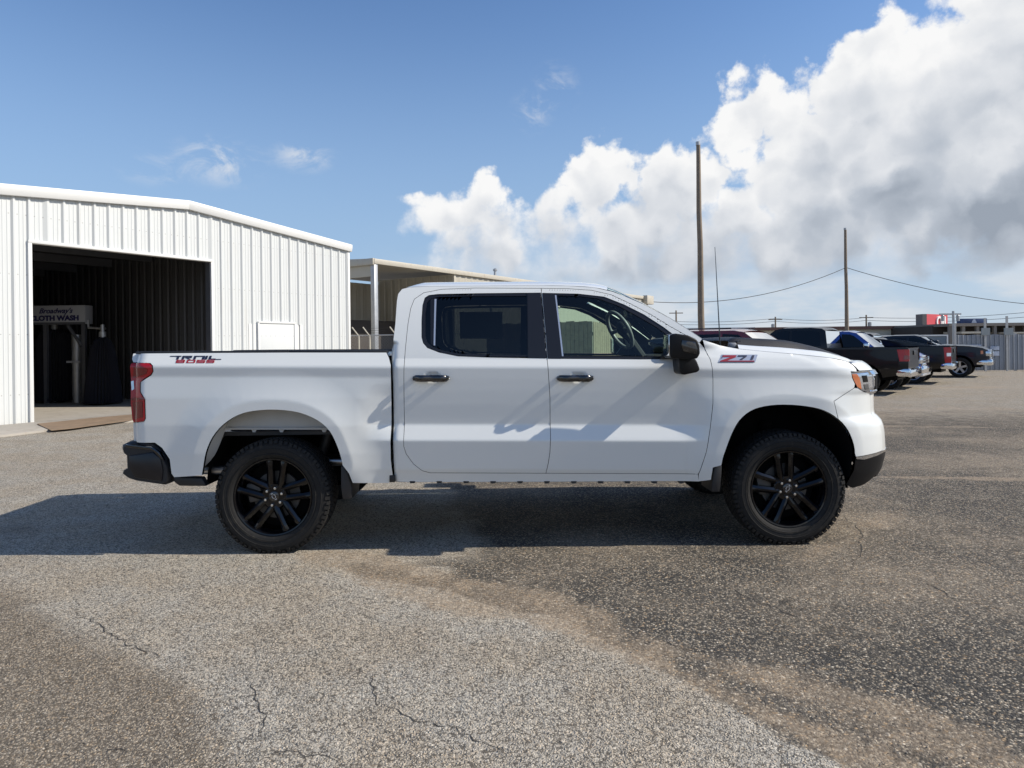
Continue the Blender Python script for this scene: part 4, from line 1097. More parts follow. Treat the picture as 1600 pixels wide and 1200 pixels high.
# ------------------------------------------------------------------ white car-wash building
BD = Vector((.545, .838, 0)).normalized()              # the walls of the lot run this way
W0 = gnd(51, 662); W0.z = 0
ang = math.atan2(BD.y, BD.x)
wash = empty('wash_building', W0, ang)                 # local: u along the gable wall, -y outwards, +y inside
tag(wash, 'white ribbed metal car-wash building with a big open bay and low gable', 'building')
UL, UR, URG = -1.85, 8.72, 3.43                        # wall ends and ridge
DU0, DU1, DH = 0.0, 4.05, 3.72
ztop = lambda u: 5.10 - .0855*abs(u-URG)
u = UL; cuts = []
while u < UR-.02: cuts.append(u); u += .31
cuts = sorted(set([c for c in cuts if abs(c-DU0) > .1 and abs(c-DU1) > .1] + [DU0-.03, DU1+.03, UR]))
def wall_u(px):                                        # photo x -> u along the wall
    d = ray(px, 560); a = d.x/d.y; return (a*W0.y - W0.x)/(BD.x - a*BD.y)
SU0, SU1 = wall_u(405), wall_u(457.5)
dpt = W0 + BD*SU0; SZ1 = CAMZ + (HZ+4.6 - 506)/F*dpt.y
for a, b in zip(cuts, cuts[1:]):
    over_door = a >= DU0-.05 and b <= DU1+.05
    lo = (lambda u: DH) if over_door else (lambda u: .0)
    if a < SU1 and b > SU0 and not over_door: lo = lambda u: SZ1
    ribbed('wall_panel', a, b, lo, lambda u: ztop(u)-.02, S['wsheet'], wash)
MB().box((SU0-.02, -.05, .2), (SU1+.02, -.015, SZ1+.02)).build('wall_hatch', S['wsheet'], wash, .006)
ht = MB().box((SU0-.06, -.075, SZ1+.02), (SU1+.06, -.01, SZ1+.07)).box((SU0-.07, -.07, .2), (SU0-.02, -.01, SZ1+.03)).box((SU1+.02, -.07, .2), (SU1+.07, -.01, SZ1+.03)); ht.build('hatch_trim', S['wtrim'], wash, .004)
lowp = MB().box((SU0-.32, -.012, 0), (SU1+.35, .0, SZ1)); lowp.build('hatch_backing', S['wtrim'], wash)
tr_ = MB().box((DU0-.06, -.05, 0), (DU0+.01, .12, DH+.05)); tr_.build('door_trim', S['wtrim'], wash, .004)
MB().box((DU1-.01, -.05, 0), (DU1+.05, .02, DH+.05)).build('door_trim', S['wtrim'], wash, .004)
MB().box((DU0-.06, -.055, DH-.01), (DU1+.05, .12, DH+.05)).build('door_trim', S['wtrim'], wash, .004)
MB().box((DU1-.005, .02, 0), (DU1+.10, .22, DH)).build('door_post', S['frame'], wash)
MB().box((UR-.02, -.05, 0), (UR+.07, .15, ztop(UR))).build('corner_trim', S['wtrim'], wash, .004)
MB().box((UL-.07, -.05, 0), (UL+.02, .15, ztop(UL))).build('corner_trim', S['wtrim'], wash, .004)
for (a, b) in ((UL-.12, URG), (URG, UR+.12)):          # rake trim
    v = []
    for uu in (a, b):
        z = ztop(uu)
        v += [(uu, -.10, z-.16), (uu, -.02, z-.16), (uu, -.02, z+.06), (uu, -.12, z+.06), (uu, -.13, z-.02)]
    n = 5; MB().add(v, [(i, (i+1) % n, n+(i+1) % n, n+i) for i in range(n)] + [tuple(range(n)), tuple(range(2*n-1, n-1, -1))]).build('rake_trim', S['wtrim'], wash, .006)
DEP = 14.0
for (a, b) in ((UL-.1, URG), (URG, UR+.1)):
    MB().add([(a, -.08, ztop(a)+.03), (b, -.08, ztop(b)+.03), (b, DEP, ztop(b)+.03), (a, DEP, ztop(a)+.03), (a, -.02, ztop(a)-.02), (b, -.02, ztop(b)-.02), (b, DEP, ztop(b)-.02), (a, DEP, ztop(a)-.02)],
             [(0, 1, 2, 3), (4, 7, 6, 5), (0, 4, 5, 1), (1, 5, 6, 2), (2, 6, 7, 3), (3, 7, 4, 0)]).build('roof', S['wtrim'], wash)
MB().box((UR-.005, .15, 0), (UR+.06, DEP, ztop(UR)-.02)).build('side_wall', S['wsheet'], wash)
MB().box((UL-.06, .15, 0), (UL+.005, DEP, ztop(UL)-.02)).build('side_wall', S['wsheet'], wash)
MB().prism([(UL, 0), (UR, 0), (UR, ztop(UR)-.03), (URG, ztop(URG)-.03), (UL, ztop(UL)-.03)], DEP-.05, DEP).build('back_wall', S['wsheet'], wash)
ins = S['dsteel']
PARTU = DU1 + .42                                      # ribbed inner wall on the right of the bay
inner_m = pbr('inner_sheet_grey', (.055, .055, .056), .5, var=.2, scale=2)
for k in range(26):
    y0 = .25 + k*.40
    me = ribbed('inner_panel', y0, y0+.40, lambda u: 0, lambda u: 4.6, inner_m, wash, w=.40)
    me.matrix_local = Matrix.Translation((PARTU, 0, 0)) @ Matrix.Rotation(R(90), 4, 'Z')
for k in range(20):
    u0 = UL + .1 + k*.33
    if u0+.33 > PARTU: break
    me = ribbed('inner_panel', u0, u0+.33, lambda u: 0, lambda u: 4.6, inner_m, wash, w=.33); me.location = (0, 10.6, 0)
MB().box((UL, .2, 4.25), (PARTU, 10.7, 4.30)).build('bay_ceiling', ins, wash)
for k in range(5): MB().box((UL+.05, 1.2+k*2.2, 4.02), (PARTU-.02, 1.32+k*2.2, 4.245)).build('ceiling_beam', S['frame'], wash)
# floor slab, apron and threshold plate
MB().box((UL, -.02, -.05), (UR, DEP, .03)).build('floor_slab', S['conc'], wash)
def to_w(px, py, z=0.0):
    p = gnd(px, py, z) - W0; c, s = math.cos(ang), math.sin(ang); return (p.x*c + p.y*s, -p.x*s + p.y*c)
ap = [to_w(*q) for q in [(-260,712),(0,683.5),(110,670),(230,657),(420,640)]]
apl = MB()
top = [(a, b, .035) for a, b in ap] + [(ap[-1][0], -.03, .035), (ap[0][0], -.03, .035)]
n = len(top); apl.add(top + [(a, b, -.05) for a, b, _ in top], [tuple(range(n))] + [(i, (i+1) % n, n+(i+1) % n, n+i) for i in range(n)])
apron = apl.build('apron', S['conc'], None, .006); apron.location = W0; apron.rotation_euler = (0, 0, ang); apron['kind'] = 'structure'
pl = [to_w(*q, .06) for q in [(58,661.5),(80,671),(112,668),(210,654.5),(230,645),(150,652)]]
pp = MB(); n = len(pl); pp.add([(a, b, .044 if i in (1, 2, 3) else .055) for i, (a, b) in enumerate(pl)] + [(a, b, .037) for a, b in pl], [tuple(range(n)), tuple(range(2*n-1, n-1, -1))] + [(i, (i+1) % n, n+(i+1) % n, n+i) for i in range(n)])
plate = pp.build('threshold_plate', S['rust'], None); plate.location = W0; plate.rotation_euler = (0, 0, ang)
tag(plate, 'rusty brown steel plate lying across the car-wash doorway', 'steel plate')

# car-wash machinery inside the bay
def text_mesh(name, s, size, mat, parent, loc, shear=0, depth=.004, offset=0.0, sx=1.0):
    cu = bpy.data.curves.new(name, 'FONT'); cu.body = s; cu.size = size; cu.extrude = depth; cu.shear = shear; cu.offset = offset; cu.align_x = 'CENTER'; cu.resolution_u = 3
    tmp = bpy.data.objects.new(name, cu); COL.objects.link(tmp)
    dg = bpy.context.evaluated_depsgraph_get(); me = bpy.data.meshes.new_from_object(tmp.evaluated_get(dg))
    bpy.data.objects.remove(tmp); bpy.data.curves.remove(cu); me.materials.clear(); me.materials.append(mat); me.name = name
    o = bpy.data.objects.new(name, me); link(o, parent); o.matrix_local = Matrix.Translation(loc) @ Matrix.Rotation(R(90), 4, 'X') @ Matrix.Diagonal((sx, 1, 1, 1)); return o
SGY = 19.0                                              # distance of the sign
g = empty('wash_gantry', at(92, 500, SGY).xy.to_3d(), 0)
tag(g, 'wash gantry with white CLOTH WASH sign box inside the dark car-wash bay', 'wash gantry')
gz = lambda py: CAMZ + (548.5-py)/F*SGY
gxx = lambda px: (px-92)/F*SGY
MB().box((gxx(20), .0, gz(506)), (gxx(133), .35, gz(477))).build('sign_box', S['sign'], g, .01)
MB().box((gxx(20), -.012, gz(507)), (gxx(133), .0, gz(503.5))).build('sign_edge', S['frame'], g)
text_mesh('sign_text', "Broadway's", .20, S['ink'], g, (gxx(87), -.006, gz(489.2)), .35, offset=.004)
text_mesh('sign_text', 'CLOTH WASH', .19, S['ink'], g, (gxx(85), -.006, gz(500.5)), 0, offset=.010, sx=1.10)
for px in (22, 66, 126): MB().box((gxx(px)-.05, .10, 0.03), (gxx(px)+.05, .2, gz(506))).build('gantry_leg', S['frame'], g)
MB().tube([(gxx(102), .1, gz(508)), (gxx(124), .1, gz(541))], .045, 8).build('gantry_brace', S['frame'], g)
MB().tube([(gxx(112), .2, .03), (gxx(112), .2, gz(523))], .12, 14).build('brush_motor', S['galv'], g, smooth=40)
MB().box((gxx(101), .05, gz(567)), (gxx(122), .30, gz(564))).build('gantry_bracket', S['sign'], g)
MB().tube([(gxx(133), .15, gz(500)), (gxx(133), .15, gz(512)), (gxx(160), .15, gz(514))], .035, 8).build('gantry_arm', S['galv'], g)
def brush(px, Y, top, bot, rt, rb_, label):
    p = at(px, 600, Y); b = empty('cloth_brush', (p.x, p.y, .04)); tag(b, label, 'wash brush')
    H = CAMZ + (548.5-top)/F*Y - .04; m = MB(); n = 64; rows_ = []
    for i, t in enumerate([0, .1, .25, .45, .65, .85, .95, 1.0]):
        r = rb_ + (rt-rb_)*t**1.4 if t < .9 else rt*(1-.6*((t-.9)/.1)**2)
        rows_.append([(r*(1+(.10 if j % 2 else -.10))*math.cos(2*PI*j/n), r*(1+(.10 if j % 2 else -.10))*math.sin(2*PI*j/n), H*(.02+.98*t)) for j in range(n)])
    m.add([p for r in rows_ for p in r], [(i*n+j, i*n+(j+1) % n, (i+1)*n+(j+1) % n, (i+1)*n+j) for i in range(7) for j in range(n)] + [tuple(range(7*n, 8*n))])
    m.build('cloth', S['cloth'], b)
    MB().tube([(0, 0, 0), (0, 0, H+.35)], .05, 10).lathe([(.02, H+.02), (.09, H+.02), (.09, H+.16), (.02, H+.16)], 14, 'z').build('spindle', S['galv'], b, smooth=40)
brush(161, 18.6, 528, 640, .22, .42, 'dark bell-shaped cloth brush standing clear of the wash sign')
brush(86, 19.6, 515, 640, .38, .45, 'dark cloth brush directly under the wash sign')

# ------------------------------------------------------------------ tan shelter behind
P0 = at(586, 543, 23.8); P0.z = 0
shel = empty('tan_shelter', P0, ang)
tag(shel, 'long tan metal shed with an open bay, behind the cab of the white truck', 'shed')
EH = 4.50; LEN = 25.0; OPEN = 4.5
u = OPEN
while u < LEN-.01:
    b = min(u+.40, LEN); ribbed('wall_panel', u, b, lambda q: 0, lambda q: EH-.12, S['tan'], shel, w=.40); u = b
u = 0; k = 0
while u < OPEN-.05:
    o = ribbed('back_panel', u, min(u+.4, OPEN), lambda q: 0, lambda q: EH-.3, S['tan'], shel, w=.40); o.location = (0, 4.2, 0); u += .4
o = MB().box((-5.0, 4.25, 0), (0, 4.3, EH)).build('back_wall', S['tan'], shel)
for k in range(10):
    o = ribbed('end_panel', k*.42, k*.42+.42, lambda q: 0, lambda q: EH-.12, S['tan'], shel, w=.42); o.matrix_local = Matrix.Translation((OPEN, 0, 0)) @ Matrix.Rotation(R(90), 4, 'Z') 
MB().box((OPEN-.06, -.05, 0), (OPEN+.06, .06, EH-.1)).build('corner_trim', S['tantrim'], shel)
MB().box((-.09, -.09, 0), (.09, .09, EH-.1)).build('post', S['galv'], shel, .01)
MB().box((-.10, -.12, EH-.13), (LEN+.15, -.03, EH+.05)).build('eave_trim', S['tantrim'], shel, .01)
MB().box((-.16, -.10, EH-.16), (-.05, 9.0, EH+.06)).build('end_trim', S['tantrim'], shel, .01)
MB().box((-.03, .05, EH-.55), (.05, 9.0, EH-.16)).build('header_beam', S['tan'], shel)
MB().add([(-.1, -.05, EH+.052), (LEN+.1, -.05, EH+.052), (LEN+.1, 9.0, EH+.5), (-.1, 9.0, EH+.5), (-.1, -.05, EH), (LEN+.1, -.05, EH), (LEN+.1, 9.0, EH+.45), (-.1, 9.0, EH+.45)], [(0, 1, 2, 3), (4, 7, 6, 5), (0, 4, 5, 1), (1, 5, 6, 2), (2, 6, 7, 3), (3, 7, 4, 0)]).build('roof', S['tan'], shel)
MB().box((0.2, 2.6, 0), (OPEN-.1, 4.1, 2.55)).build('stored_crate', S['darkb'], shel, .02)
vt = MB().tube([(8.6, .8, EH+.05), (8.6, .8, EH+.42)], .06, 8).lathe([(.10, EH+.42), (.10, EH+.5), (.0, EH+.54)], 10, 'z', (8.6, .8, 0)); vt.build('roof_vent', S['galv'], shel)
MB().box((LEN-.9, -.35, EH-.45), (LEN+.2, -.05, EH+.1)).build('gutter_end', S['tantrim'], shel, .02)

# chain-link fence between the two buildings
FY = 22.2; fz = lambda py: CAMZ + (542.6-py)/F*FY
fx = lambda px: (px-800)/F*FY
fence = empty('chain_link_fence', (fx(545), FY, 0)); tag(fence, 'chain-link fence with barbed-wire arms beside the white building corner', 'fence')
X = lambda px: fx(px)-fx(545)
for px in (561, 578, 620, 665):
    MB().tube([(X(px), 0, 0), (X(px), 0, fz(524))], .03, 8).build('post', S['tantrim'], fence)
    MB().tube([(X(px), 0, fz(525)), (X(px)-.22, 0, fz(511))], .022, 6).build('barb_arm', S['tantrim'], fence)
MB().tube([(X(540), 0, fz(524)), (X(760), 0, fz(523))], .02, 6).build('top_rail', S['galv'], fence)
for k in range(3): MB().tube([(X(540), 0, fz(520-3.6*k)), (X(760), 0, fz(520-3.6*k))], .004, 4, False).build('barbed_wire', S['wire'], fence)
ml = MB(); x0, x1, zt = X(542), X(700), fz(524.5); stp = .09; k = x0 - zt
while k < x1:
    for sg in (1, -1):
        a = (k, 0.0) if sg > 0 else (k, zt); b = (k+zt, zt) if sg > 0 else (k+zt, 0.0)
        if b[0] > x0 and a[0] < x1:
            w = .0035; ml.add([(a[0]-w, .01*sg, a[1]), (a[0]+w, .01*sg, a[1]), (b[0]+w, .01*sg, b[1]), (b[0]-w, .01*sg, b[1])], [(0, 1, 2, 3)])
    k += stp
o = ml.build('mesh_wire', S['galv'], fence, fix=False); o['kind'] = 'stuff'

# wooden enclosure seen through the cab
c0 = at(927, 538, 20.0); c0.z = 0
encl = empty('plank_enclosure', c0, ang); tag(encl, 'weathered wooden plank enclosure seen through the cab windows of the white truck', 'enclosure')
for k in range(34):
    h = 2.16 + random.uniform(-.03, .02)
    MB().box((k*.145+.004, -.012, .03), (k*.145+.138, .012, h)).build('plank', S['wood'], encl)
for k in range(26):
    h = 2.18 + random.uniform(-.03, .02)
    MB().box((-.012, k*.145+.03, .03), (.012, k*.145+.165, h)).build('plank', S['wood'], encl)
for z_ in (.3, 1.75): MB().box((.02, .02, z_), (4.9, .07, z_+.1)).build('rail', S['wood'], encl)

# loose pebbles on the near ground
pb = MB(); rg = random.Random(3)
for k in range(420):
    px, py = rg.uniform(-40, 1640), 880 + 340*rg.random()**.8
    p = gnd(px, py); r = rg.uniform(.002, .0045)*(1.5 if rg.random() < .06 else 1); a = rg.random()*6.28
    v = [(p.x + r*math.cos(a+q)*rg.uniform(.7, 1.2), p.y + r*math.sin(a+q)*rg.uniform(.7, 1.2), .002) for q in (0, 1.26, 2.5, 3.8, 5.0)]
    v += [(p.x + r*.5*math.cos(a), p.y + r*.5*math.sin(a), .002 + r*1.0), (p.x - r*.4*math.cos(a), p.y - r*.4*math.sin(a), .002 + r*.9)]
    pb.add(v, [(0, 1, 5), (1, 2, 5), (2, 6, 5), (2, 3, 6), (3, 4, 6), (4, 5, 6), (4, 0, 5)])
peb = pb.build('gravel', pbr('pebble', (.30, .26, .21), .85, var=.6, scale=40), None, fix=True); peb['kind'] = 'stuff'; peb['label'] = 'loose small gravel scattered over the near asphalt'; peb['category'] = 'gravel'

# cracks in the old surface
crk_m = pbr('crack', (.04, .036, .032), .95)
def crack(pts, w):
    P = [gnd(*q) for q in pts]; L = [P[0]]
    for a, b in zip(P, P[1:]):
        n = max(2, int((b-a).length/.035)); nv = Vector((-(b-a).y, (b-a).x, 0)).normalized()
        for i in range(1, n+1): L.append(a + (b-a)*(i/n) + nv*(rg.gauss(0, .011) if i < n else 0))
    v = []; k = len(L)
    for i, p in enumerate(L):
        t = (L[min(i+1, k-1)] - L[max(i-1, 0)]).normalized(); nn = Vector((-t.y, t.x, 0)); ww = w*.85*rg.uniform(.2, 1.0)*min(1, 3*min(i, k-1-i)/k + .15)
        zz = .006*noise.noise((p.x*.5, p.y*.5, 3.1)) + .0025*noise.noise((p.x*2.3, p.y*2.3, 8)) + .0022
        v += [(p.x+nn.x*ww, p.y+nn.y*ww, zz), (p.x-nn.x*ww, p.y-nn.y*ww, zz)]
    return mk('crack', v, [(2*i, 2*i+1, 2*i+3, 2*i+2) for i in range(k-1)], crk_m, ground)
for pts, w in (([(110,950),(150,972),(195,1005),(245,1022),(290,1031)], .0045), ([(385,1055),(400,1085),(412,1125),(408,1160)], .004), ([(590,1095),(640,1120),(700,1135),(755,1160),(800,1185)], .004), ([(395,1178),(450,1172),(540,1190)], .0035), ([(160,1168),(215,1172)], .003),
               ([(400,1001),(432,1004),(470,1002)], .003), ([(1030,1000),(1060,1012),(1110,1020)], .005), ([(1120,905),(1180,940),(1260,970),(1330,985)], .005), ([(1240,1010),(1330,1030),(1450,1075),(1560,1120)], .005), ([(1430,900),(1490,935),(1580,955)], .005), ([(1310,800),(1345,830),(1345,870),(1310,905)], .005), ([(1450,985),(1500,1020),(1590,1040)], .005), ([(1400,720),(1480,735),(1600,728)], .008), ([(560,1040),(585,1075),(590,1110)], .003)):
    crack(pts, w)
# ================================================================== vehicles parked in the row
V = dict(
 blackp=pbr('black_paint', (.005, .005, .006), .30, coat=.35, spec=.3), navyp=pbr('dark_blue_paint', (.006, .009, .020), .30, coat=.4, spec=.3),
 bluep=pbr('blue_paint', (.015, .07, .36), .3, coat=1), redp=pbr('maroon_paint', (.15, .012, .018), .28, coat=.8),
 alloy=pbr('alloy', (.62, .62, .63), .32, metal=.9), dglass=glass('dark_car_glass', (.05, .055, .055)), wglass=glass('pale_car_glass', (.55, .65, .66)),
)
def car_half(W, belt, nose_at, tail_at):
    def h(x, z):
        o = W/2
        o -= .06*sstep(.75, .40, z) + .015*sstep(.85, belt, z)
        if z > belt: o -= .30*(z-belt)
        if x > nose_at-.45: o -= .22*((x-nose_at+.45)/.45)**2.4
        if x < tail_at+.25: o -= .06*((tail_at+.25-x)/.25)**2
        return o
    return h
def strip_part(name, pts, mat, hv, parent, k=1.0, crown=0.0, lift=0.0, ny=8):
    rows = []
    for (x, z) in pts:
        w = hv(x, z)*k
        rows.append([Vector((x, w*(2*j/ny-1), z + crown*(1-(2*j/ny-1)**2) + lift)) for j in range(ny+1)])
    v = [p for r in rows for p in r]; n = ny+1
    o = mk(name, v, [(i*n+j, i*n+j+1, (i+1)*n+j+1, (i+1)*n+j) for i in range(len(rows)-1) for j in range(ny)], mat, parent, True, auto=35)
    return o
def arch_pts(cx, r, zb, n=10):                         # from front foot over the top to the rear foot
    a0 = math.asin((zb-.40)/r) if zb > .40-r else 0
    return [(cx + r*math.cos(q), .40 + r*math.sin(q)) for q in [a0 + (PI-2*a0)*i/n for i in range(n+1)]]
def simple_wheel(parent, x, y, r, rim_mat, nsp=5):
    w = empty('wheel', (x, y, r-.006), 0 if y < 0 else PI, parent)
    MB().lathe([(r*.64, -.10), (r*.72, -.118), (r*.9, -.12), (r*.985, -.10), (r, -.06), (r, .06), (r*.985, .10), (r*.7, .12)], 40, 'y').build('tyre', M['rubber'], w, smooth=40)
    m = MB().lathe([(r*.66, -.10), (r*.64, -.108), (r*.61, -.10), (r*.58, -.06), (r*.56, .08)], 40, 'y').lathe([(0, -.075), (r*.16, -.078), (r*.18, -.05)], 20, 'y')
    for k in range(nsp):
        a = k*2*PI/nsp + .3; ca, sa = math.cos(a), math.sin(a); v = []
        for rr, hw in ((r*.10, r*.09), (r*.60, r*.11)):
            for (yy, zz) in ((-.075-.02*(rr/r), -hw), (-.075-.02*(rr/r), hw), (-.03, hw), (-.03, -hw)): v.append((rr*ca - zz*sa, yy, rr*sa + zz*ca))
        m.add(v, [(0, 1, 5, 4), (1, 2, 6, 5), (2, 3, 7, 6), (3, 0, 4, 7), (4, 5, 6, 7)])
    m.build('rim', rim_mat, w, smooth=35)
    MB().lathe([(0, .0), (r*.56, .0)], 20, 'y').build('wheel_back', M['liner'], w)
def vehicle(name, label, cat, paint, spec, loc, heading):
    v = empty(name, loc, heading); tag(v, label, cat, 'vehicles parked in the row by the grey fence')
    s = spec; hv = car_half(s['W'], s['belt'], s['x1'], s['x0']); r = s.get('r', .40); ar = r + .09; zb = s.get('zb', .48)
    rim = s.get('rim', V['alloy']); rr, fr = s['axles']
    side = list(s['top']) + [(s['x1'], .95), (s['x1']-.02, .62), (s['x1']-.25, zb)] + [p for p in arch_pts(fr, ar, zb)] + [p for p in arch_pts(rr, ar, zb)] + [(s['x0']+.15, zb+.08), (s['x0'], .70)]
    for sd in (-1, 1):
        panel('body_side', side, paint, v, hf=hv, step=.09, side=sd, gap=0, flange=.04, rake=False)
        for wpts in s['greenhouse']: pass
        panel('cab_frame', s['gh'], paint, v, hf=hv, step=.2, side=sd, gap=0, flange=.02, rake=False, off=.004)
        for q in s['win']: panel('side_window', q, V['dglass'] if not s.get('clear') else V['dglass'], v, hf=hv, step=.3, side=sd, gap=0, flange=.0, rake=False, off=-.003)
        for q in s['win']: panel('window_backing', q, M['liner'], v, hf=hv, step=.3, side=sd, gap=-.0, flange=.0, rake=False, off=.02)
        for xw in (rr, fr):
            simple_wheel(v, xw, sd*(s['W']/2-.13), r, rim)
            m = MB(); a = arch_pts(xw, ar-.01, zb); k = len(a)
            m.add([(x, sd*(s['W']/2-.03), z) for x, z in a] + [(x, sd*(s['W']/2-.5), z) for x, z in a], [(i, i+1, k+i+1, k+i) for i in range(k-1)] + [tuple(range(k, 2*k))]); m.build('wheel_liner', M['liner'], v)
        for (xd, z0, z1) in s.get('door_lines', []):
            panel('door_seam', [(xd, z0), (xd+.012, z0), (xd+.012, z1), (xd, z1)], M['liner'], v, hf=hv, step=.3, side=sd, gap=0, flange=0, rake=False, off=-.0035)
        for (xd, zd) in s.get('handles', []):
            MB().box((xd-.09, sd*(hv(xd, zd)-.01), zd-.018), (xd+.09, sd*(hv(xd, zd)+.035), zd+.018)).build('door_handle', s.get('hmat', paint), v, .012)
        xm, zm = s['mirror']
        MB().box((xm-.07, sd*(s['W']/2-.05), zm), (xm+.09, sd*(s['W']/2+.20), zm+.19)).build('side_mirror', s.get('mmat', paint), v, .04, 3)
        for nm, q, mt, lift in s['lamps']:
            panel(nm, q, mt, v, hf=hv, step=.2, side=sd, gap=0, flange=.05, rake=False, off=-lift)
    for nm, pts, mt, cr in s['strips']:
        strip_part(nm, pts, mt, hv, v, crown=cr)
    for nm, a, b, mt, bev in s['boxes']:
        MB().box(a, b).build(nm, mt, v, bev)
    for nm, a, b, mt, bev in s.get('pairs', []):
        for sd in (-1, 1): MB().box((a[0], sd*a[1], a[2]), (b[0], sd*b[1], b[2])).build(nm, mt, v, bev)
    MB().box((s['x0']+.3, -s['W']/2+.3, .40), (s['x1']-.3, s['W']/2-.3, .62)).build('chassis', M['liner'], v)
    MB().box((s['cabx'][0]+.1, -s['W']/2+.16, .62), (s['cabx'][1], s['W']/2-.16, s['belt']-.05)).build('cabin', M['interior'], v)
    return v
def pickup_spec(paint, tail, front, belt=1.30, roof=1.92, L0=-3.0, L1=2.85, **kw):
    bz = belt
    top = [(L0, bz-.02), (L0+.04, bz), (-.98, bz), (-.96, bz), (1.12, bz), (1.3, bz+.02), (L1-.65, bz-.04), (L1-.23, bz-.10), (L1-.03, bz-.20)]
    gh = [(-.98, bz), (-.90, roof-.10), (-.80, roof-.03), (-.5, roof), (.30, roof), (.52, roof-.05), (1.18, bz)]
    w1 = [(-.80, bz+.05), (-.73, roof-.14), (-.62, roof-.09), (.02, roof-.08), (.02, bz+.05)]
    w2 = [(.10, bz+.05), (.10, roof-.08), (.34, roof-.09), (.46, roof-.14), (.95, bz+.05)]
    d = dict(W=2.02, belt=bz, x0=L0, x1=L1, axles=(-1.90, 1.87), top=top, gh=gh, greenhouse=[], win=[w1, w2], mirror=(.86, bz+.04), cabx=(-.95, 1.2),
             door_lines=[(-.93, .55, bz), (.05, .55, bz), (1.12, .60, bz)], handles=[(-.75, bz-.13), (.22, bz-.13)])
    d['strips'] = [('hood', [(1.12, bz), (1.3, bz+.03), (L1-.65, bz-.02), (L1-.23, bz-.09), (L1-.03, bz-.20)], paint, .045),
                   ('windscreen', [(.50, roof-.045), (.80, roof-.28), (1.18, bz)], V['wglass'], .02),
                   ('roof', [(-.90, roof-.10), (-.80, roof-.03), (-.5, roof), (.30, roof), (.52, roof-.05)], paint, .04),
                   ('rear_window', [(-.925, bz+.12), (-.90, roof-.10)], V['wglass'], 0), ('cab_back', [(-.98, bz-.3), (-.925, bz+.12)], paint, 0),
                   ('bed_floor', [(L0+.05, bz-.45), (-1.0, bz-.45)], M['liner'], 0), ('tailgate', [(L0, .72), (L0-.005, 1.0), (L0, bz-.02)], paint, 0)]
    d['boxes'] = []; d['lamps'] = []
    if tail:
        d['lamps'] += [('tail_light', [(L0-.02, bz-.38), (L0+.20, bz-.38), (L0+.26, bz-.06), (L0-.02, bz-.06)] if tail == 'wide' else [(L0-.02, bz-.55), (L0+.15, bz-.55), (L0+.19, bz-.03), (L0-.02, bz-.03)], M['red'], .012)]
        d['lamps'] += [('lamp_cell', [(L0-.02, bz-.33), (L0+.10, bz-.33), (L0+.10, bz-.22), (L0-.02, bz-.22)], M['darkred'] if tail == 'wide' else M['lamp'], .016)]
        d['boxes'] += [('rear_bumper', (L0-.07, -.97, .50), (L0+.02, .97, .70), kw.get('bump', M['chrome']), .04), ('tailgate_handle', (L0-.03, -.14, bz-.22), (L0-.005, .14, bz-.10), M['plastic'], .008), ('bumper_step', (L0-.065, -.5, .70), (L0-.02, .5, .715), M['plastic'], 0)]
        d['pairs'] = d.get('pairs', []) + [('bumper_end', (L0-.05, .70, .52), (L0+.30, 1.0, .74), kw.get('bump', M['chrome']), .05)]
    if front:
        d['boxes'] += [('grille', (L1-.06, -.62, .76), (L1+.03, .62, bz-.23), M['plastic'], .02), ('front_bumper', (L1-.12, -.90, .48), (L1+.10, .90, .72), kw.get('bump', M['chrome']), .06), ('grille_surround', (L1-.09, -.84, bz-.235), (L1+.05, .84, bz-.165), M['chrome'], .025), ('grille_surround', (L1-.05, -.68, .72), (L1+.05, .68, .80), M['chrome'], .02)]
        for k in range(3): d['boxes'].append(('grille_bar', (L1-.02, -.6, .86+k*.07), (L1+.045, .6, .88+k*.07), M['chrome'], .004))
        d['pairs'] = d.get('pairs', []) + [('grille_surround', (L1-.05, .60, .74), (L1+.045, .68, bz-.18), M['chrome'], .02), ('bumper_end', (L1-.45, .72, .50), (L1-.02, .985, .70), kw.get('bump', M['chrome']), .06), ('headlight', (L1-.22, .60, bz-.42), (L1+.02, .90, bz-.215), M['lamp'], .03)]
        d['lamps'] += [('side_marker', [(L1-.28, .93), (L1-.20, .93), (L1-.20, 1.06), (L1-.28, 1.06)], M['amber'], .006)]
    d['strips'].append(('front_panel', [(L1-.03, bz-.20), (L1, .95), (L1-.02, .62)], paint if not front else M['plastic'], 0))
    return d
HB = R(-38)
def origin(world, local, heading):
    c, s = math.cos(heading), math.sin(heading); lx, ly = local
    return Vector((world.x - (lx*c - ly*s), world.y - (lx*s + ly*c), 0))
RO = HB + PI                                             # parked nose-in: the tail points to the lane
corner = lambda px, Y: Vector((ray(px, 560).x*Y, Y, 0))
sp1 = pickup_spec(V['blackp'], 'wide', False, belt=1.31, roof=1.90); sp1['rim'] = M['black']
vehicle('black_pickup', 'black crew-cab pickup with square red tail light, directly behind the white truck hood', 'pickup truck', V['blackp'], sp1, origin(corner(1419, 18.4), (-3.0, .98), RO), RO)
def compact_pickup(paint, **k):
    d = pickup_spec(paint, None, True, belt=1.20, roof=1.80, L0=-2.7, L1=2.30); d['W'] = 1.90; d['axles'] = (-1.65, 1.45); d['r'] = .38; return d
sp2 = compact_pickup(V['bluep']); sp2['mmat'] = M['chrome']
sp2['boxes'] += [('lower_valance', (2.16, -.86, .40), (2.36, .86, .52), M['silver'], .03), ('hood_lip', (2.10, -.80, .985), (2.34, .80, 1.03), M['silver'], .02)]
vehicle('blue_pickup', 'bright blue pickup with chrome grille facing out of the row', 'pickup truck', V['bluep'], sp2, origin(corner(1441, 20.6), (2.35, -.90), HB), HB)
sp3 = pickup_spec(V['blackp'], 'tall', False, belt=1.28, roof=1.60)
